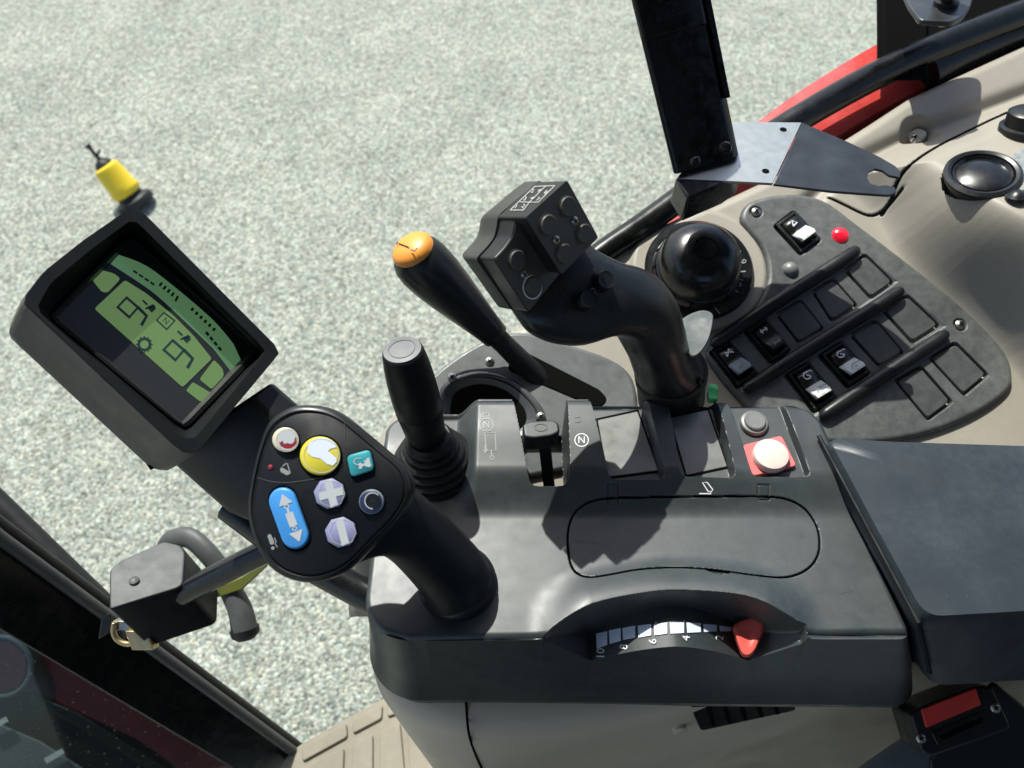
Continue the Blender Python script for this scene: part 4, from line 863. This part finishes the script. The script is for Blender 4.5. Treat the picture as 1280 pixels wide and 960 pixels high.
q = MB(); q.tube(cr([D(228,742,.665), D(262,724,.655), D(330,690,.64), D(380,668,.63), D(430,640,.625)], 4, False), .0098, 'gloss', 20); tag(q.build('pull_bar'), 'round black pull bar running from the latch box behind the keypad', 'handle bar')
oh = thing('door_handle', D(280, 750, .74), 'curved grey outside door handle behind the pull bar', 'door handle')
q = MB(); q.tube(cr([D(203,690,.76), D(212,676,.75), D(236,672,.74), D(258,690,.735), D(275,712,.735), D(285,735,.735)], 5, False), .0095, 'handle', 16, flat=.7); q.build('upper_loop', oh)
q = MB(); q.tube(cr([D(272,716,.735), D(288,738,.732), D(300,762,.73), D(306,788,.73)], 5, False), [.0085+.0035*i/15 for i in range(16)], 'handle', 16); q.build('grip', oh)
q = MB(); q.lathe(D(306,788,.73), D(309,803,.73)-D(306,788,.73), [(.0135,-.002),(.0125,.004),(.008,.008),(.0004,.009)], 'rubber', 18); q.build('end_plug', oh)
q = MB(); ol = [(262,738),(300,722),(338,698),(334,708),(303,737),(268,748)]; q.loft([[D(x, y, .72) for x, y in ol], [D(x, y, .727) for x, y in ol]], 'olive'); q.build('lever_strip', oh, .001)
# bonnet seen past the pillar, through the dusty windscreen
bn = thing('bonnet', D(120, 900, 1.15), 'dark bonnet side with red stripe beyond the front pillar', 'bonnet')
def sheet(name, pts, d0, dep, m, parent, bev=.003):
    q = MB(); q.loft([[D(x, y, d0+dep) for x, y in pts], [D(x, y, d0) for x, y in pts]], m); return q.build(name, parent, bev)
sheet('red_stripe', [(-140,700),(0,777),(80,830),(340,975),(320,1030),(170,925),(30,862),(-140,790)], 1.16, .03, 'hood', bn)
sheet('dark_side', [(-140,780),(30,838),(130,884),(320,1000),(340,1100),(-140,1100)], 1.17, .03, 'rubber', bn)
sheet('grey_side', [(-140,850),(0,905),(50,926),(110,964),(170,1030),(-140,1100)], 1.15, .02, 'slate', bn)
sheet('ridge', [(40,866),(100,892),(210,962),(202,972),(92,906),(34,878)], 1.155, .01, 'frame', bn, .004)
q = MB(); q.loft([[D(x, y, d_) for x, y in rppx([(-60,770),(10,782),(42,800),(44,838),(30,868),(-60,850)], 10)] for d_ in (1.15, 1.135)], 'frame')
q.build('round_bracket', bn, .003)
q = MB(); c_ = D(2,833,1.134); q.tube([c_ + RT*.042*math.cos(2*math.pi*k/28) + UP*.042*math.sin(2*math.pi*k/28) for k in range(29)], .0035, 'slate', 8, cap=False); q.lathe(c_, -FW, [(.036,-.006),(.036,.002),(.0005,.003)], 'hood', 28); q.build('reflection_ring', bn)  # maroon disc and ring stand in for dim reflections in the windscreen
for x, y in ((68,945), (-2,905)):
    q = MB(); pts = rot([(-13,-3.5),(13,-4),(13,3),(-13,4)], x, y, -28); q.loft([[D(a, b2, 1.142) for a, b2 in pts], [D(a, b2, 1.136) for a, b2 in pts]], 'white'); q.build('white_tag', bn)
m = bpy.data.materials.new('dusty_glass'); m.use_nodes = True; nt = m.node_tree; nt.nodes.remove(nt.nodes['Principled BSDF']); N, Lk = nt.nodes.new, nt.links.new
tr = N('ShaderNodeBsdfTransparent'); tr.inputs[0].default_value = (.42,.48,.47,1); gs = N('ShaderNodeBsdfGlossy'); gs.inputs['Roughness'].default_value = .03; gs.inputs[0].default_value = (.8,.8,.8,1)
du = N('ShaderNodeBsdfDiffuse'); du.inputs[0].default_value = (.5,.5,.45,1); tc = N('ShaderNodeTexCoord')
m1 = N('ShaderNodeMixShader'); m1.inputs[0].default_value = .035; Lk(tr.outputs[0], m1.inputs[1]); Lk(gs.outputs[0], m1.inputs[2])
vo = N('ShaderNodeTexVoronoi'); vo.inputs['Scale'].default_value = 150; Lk(tc.outputs['Object'], vo.inputs['Vector'])
cx_ = N('ShaderNodeSeparateColor'); Lk(vo.outputs['Color'], cx_.inputs[0]); ml_ = N('ShaderNodeMath'); ml_.operation = 'MULTIPLY'; ml_.inputs[1].default_value = .30; Lk(cx_.outputs[0], ml_.inputs[0])
lt = N('ShaderNodeMath'); lt.operation = 'LESS_THAN'; Lk(vo.outputs['Distance'], lt.inputs[0]); sb_ = N('ShaderNodeMath'); sb_.operation = 'SUBTRACT'; sb_.inputs[1].default_value = .08; Lk(ml_.outputs[0], sb_.inputs[0]); Lk(sb_.outputs[0], lt.inputs[1])
fa = N('ShaderNodeMath'); fa.operation = 'MULTIPLY_ADD'; fa.inputs[1].default_value = .32; fa.inputs[2].default_value = .03; Lk(lt.outputs[0], fa.inputs[0])
m2 = N('ShaderNodeMixShader'); Lk(fa.outputs[0], m2.inputs[0]); Lk(m1.outputs[0], m2.inputs[1]); Lk(du.outputs[0], m2.inputs[2]); Lk(m2.outputs[0], nt.nodes['Material Output'].inputs[0])
q = MB(); q.loft([[D(x, y, d_+o) for x, y, d_ in ((-200,600,.78),(0,755,.82),(310,975,1.06),(330,1150,1.08),(-200,1150,.86))] for o in (.005, 0)], m)
tag(q.build('windscreen'), 'dusty windscreen pane left of the front pillar', 'windscreen')

# ================================================================== YELLOW CANISTER ON THE GRAVEL
zc_ = 0.0; c0 = Z(172, 256, 0); c1 = Z(112, 185, .26); a = (c1-c0); Lc = a.length; a.normalize()
yc = thing('yellow_canister', c0, 'yellow canister with black cap and thin rod standing on the gravel', 'canister')
q = MB(); q.lathe(c0, a, [(.062,.06),(.070,.075),(.070,.09),(.064,.10),(.060,.19),(.054,.205),(.04,.212)], 'yelpaint', 24); q.build('body', yc)
q = MB(); q.lathe(c0, a, [(.085,0),(.09,.012),(.085,.03),(.06,.045),(.055,.07)], 'rubber', 24); q.build('base', yc)
q = MB(); q.lathe(c0, a, [(.038,.20),(.040,.218),(.032,.232),(.014,.242),(.008,.25),(.0075,Lc),(.013,Lc+.004),(.013,Lc+.016)], 'rubber', 18); q.tube([c0+a*.255, c0+a*.285+V((.035,0,.008))], .005, 'rubber', 8); q.build('cap_and_rod', yc)

# ================================================================== CAB ROOF, FLOOR, REAR AND LEFT WALL (out of view, added to shade the cab)
M['liner'] = mat('grey_roof_liner', (.10,.10,.098), .85, vary=.05)
q = MB(); rr_ = rp([V((-1.1,-1.3,2.92)), V((1.0,-1.3,2.92)), V((1.0,.72,2.92)), V((-1.1,.62,2.92))], .15); q.loft([rr_, [p+V((0,0,.09)) for p in rr_]], 'liner')
tag(q.build('cab_roof', None, .01), 'unseen grey lined cab roof added overhead to shade the controls', 'cab roof')
q = MB(); q.box((.37,-.58,1.28), (.63,0,0), (0,.70,0), (0,0,.02), 'dark'); tag(q.build('cab_floor', None, .004), kind='structure')
q = MB(); q.box((.40,-1.29,1.80), (.60,0,0), (0,.02,0), (0,0,.52), 'dark'); q.box((1.0,-.55,2.1), (.02,0,0), (0,.76,0), (0,0,.82), 'dark'); tag(q.build('cab_wall', None, .004), kind='structure')

# ================================================================== LIGHT, SKY, CAMERA
d = V((.034, -.064, -.11)).normalized(); el = math.asin(-d.z); az = math.atan2(-d.x, -d.y)
sun = bpy.data.lights.new('sun', 'SUN'); sun.energy = 5.0; sun.angle = R(.53); sun.color = (.995, .99, .91)
so_ = bpy.data.objects.new('sun', sun); COL.objects.link(so_); so_.rotation_euler = d.to_track_quat('-Z', 'Y').to_euler(); so_.location = (-1, 2, 5)
w = bpy.data.worlds.new('World'); S.world = w; w.use_nodes = True; nt = w.node_tree
sk = nt.nodes.new('ShaderNodeTexSky'); sk.sky_type = 'NISHITA'; sk.sun_disc = False; sk.sun_elevation = el; sk.sun_rotation = az; sk.dust_density = 2.0; sk.air_density = 1.0; sk.ozone_density = .6
bg = nt.nodes['Background']; bg.inputs[1].default_value = .15; nt.links.new(sk.outputs[0], bg.inputs[0])
cam = bpy.data.cameras.new('camera'); cam.sensor_width = 36; cam.lens = 36*F/1280; cam.clip_start = .02; cam.clip_end = 300
cam.dof.use_dof = True; cam.dof.focus_distance = .56; cam.dof.aperture_fstop = 10
co = bpy.data.objects.new('camera', cam); COL.objects.link(co); co.location = CAM; co.rotation_euler = (R(90)-TH, 0, 0); S.camera = co
vs = S.view_settings; vs.view_transform = 'Standard'; vs.look = 'None'; vs.exposure = .38; vs.gamma = 1; vs.use_curve_mapping = False
S.cycles.use_denoising = True
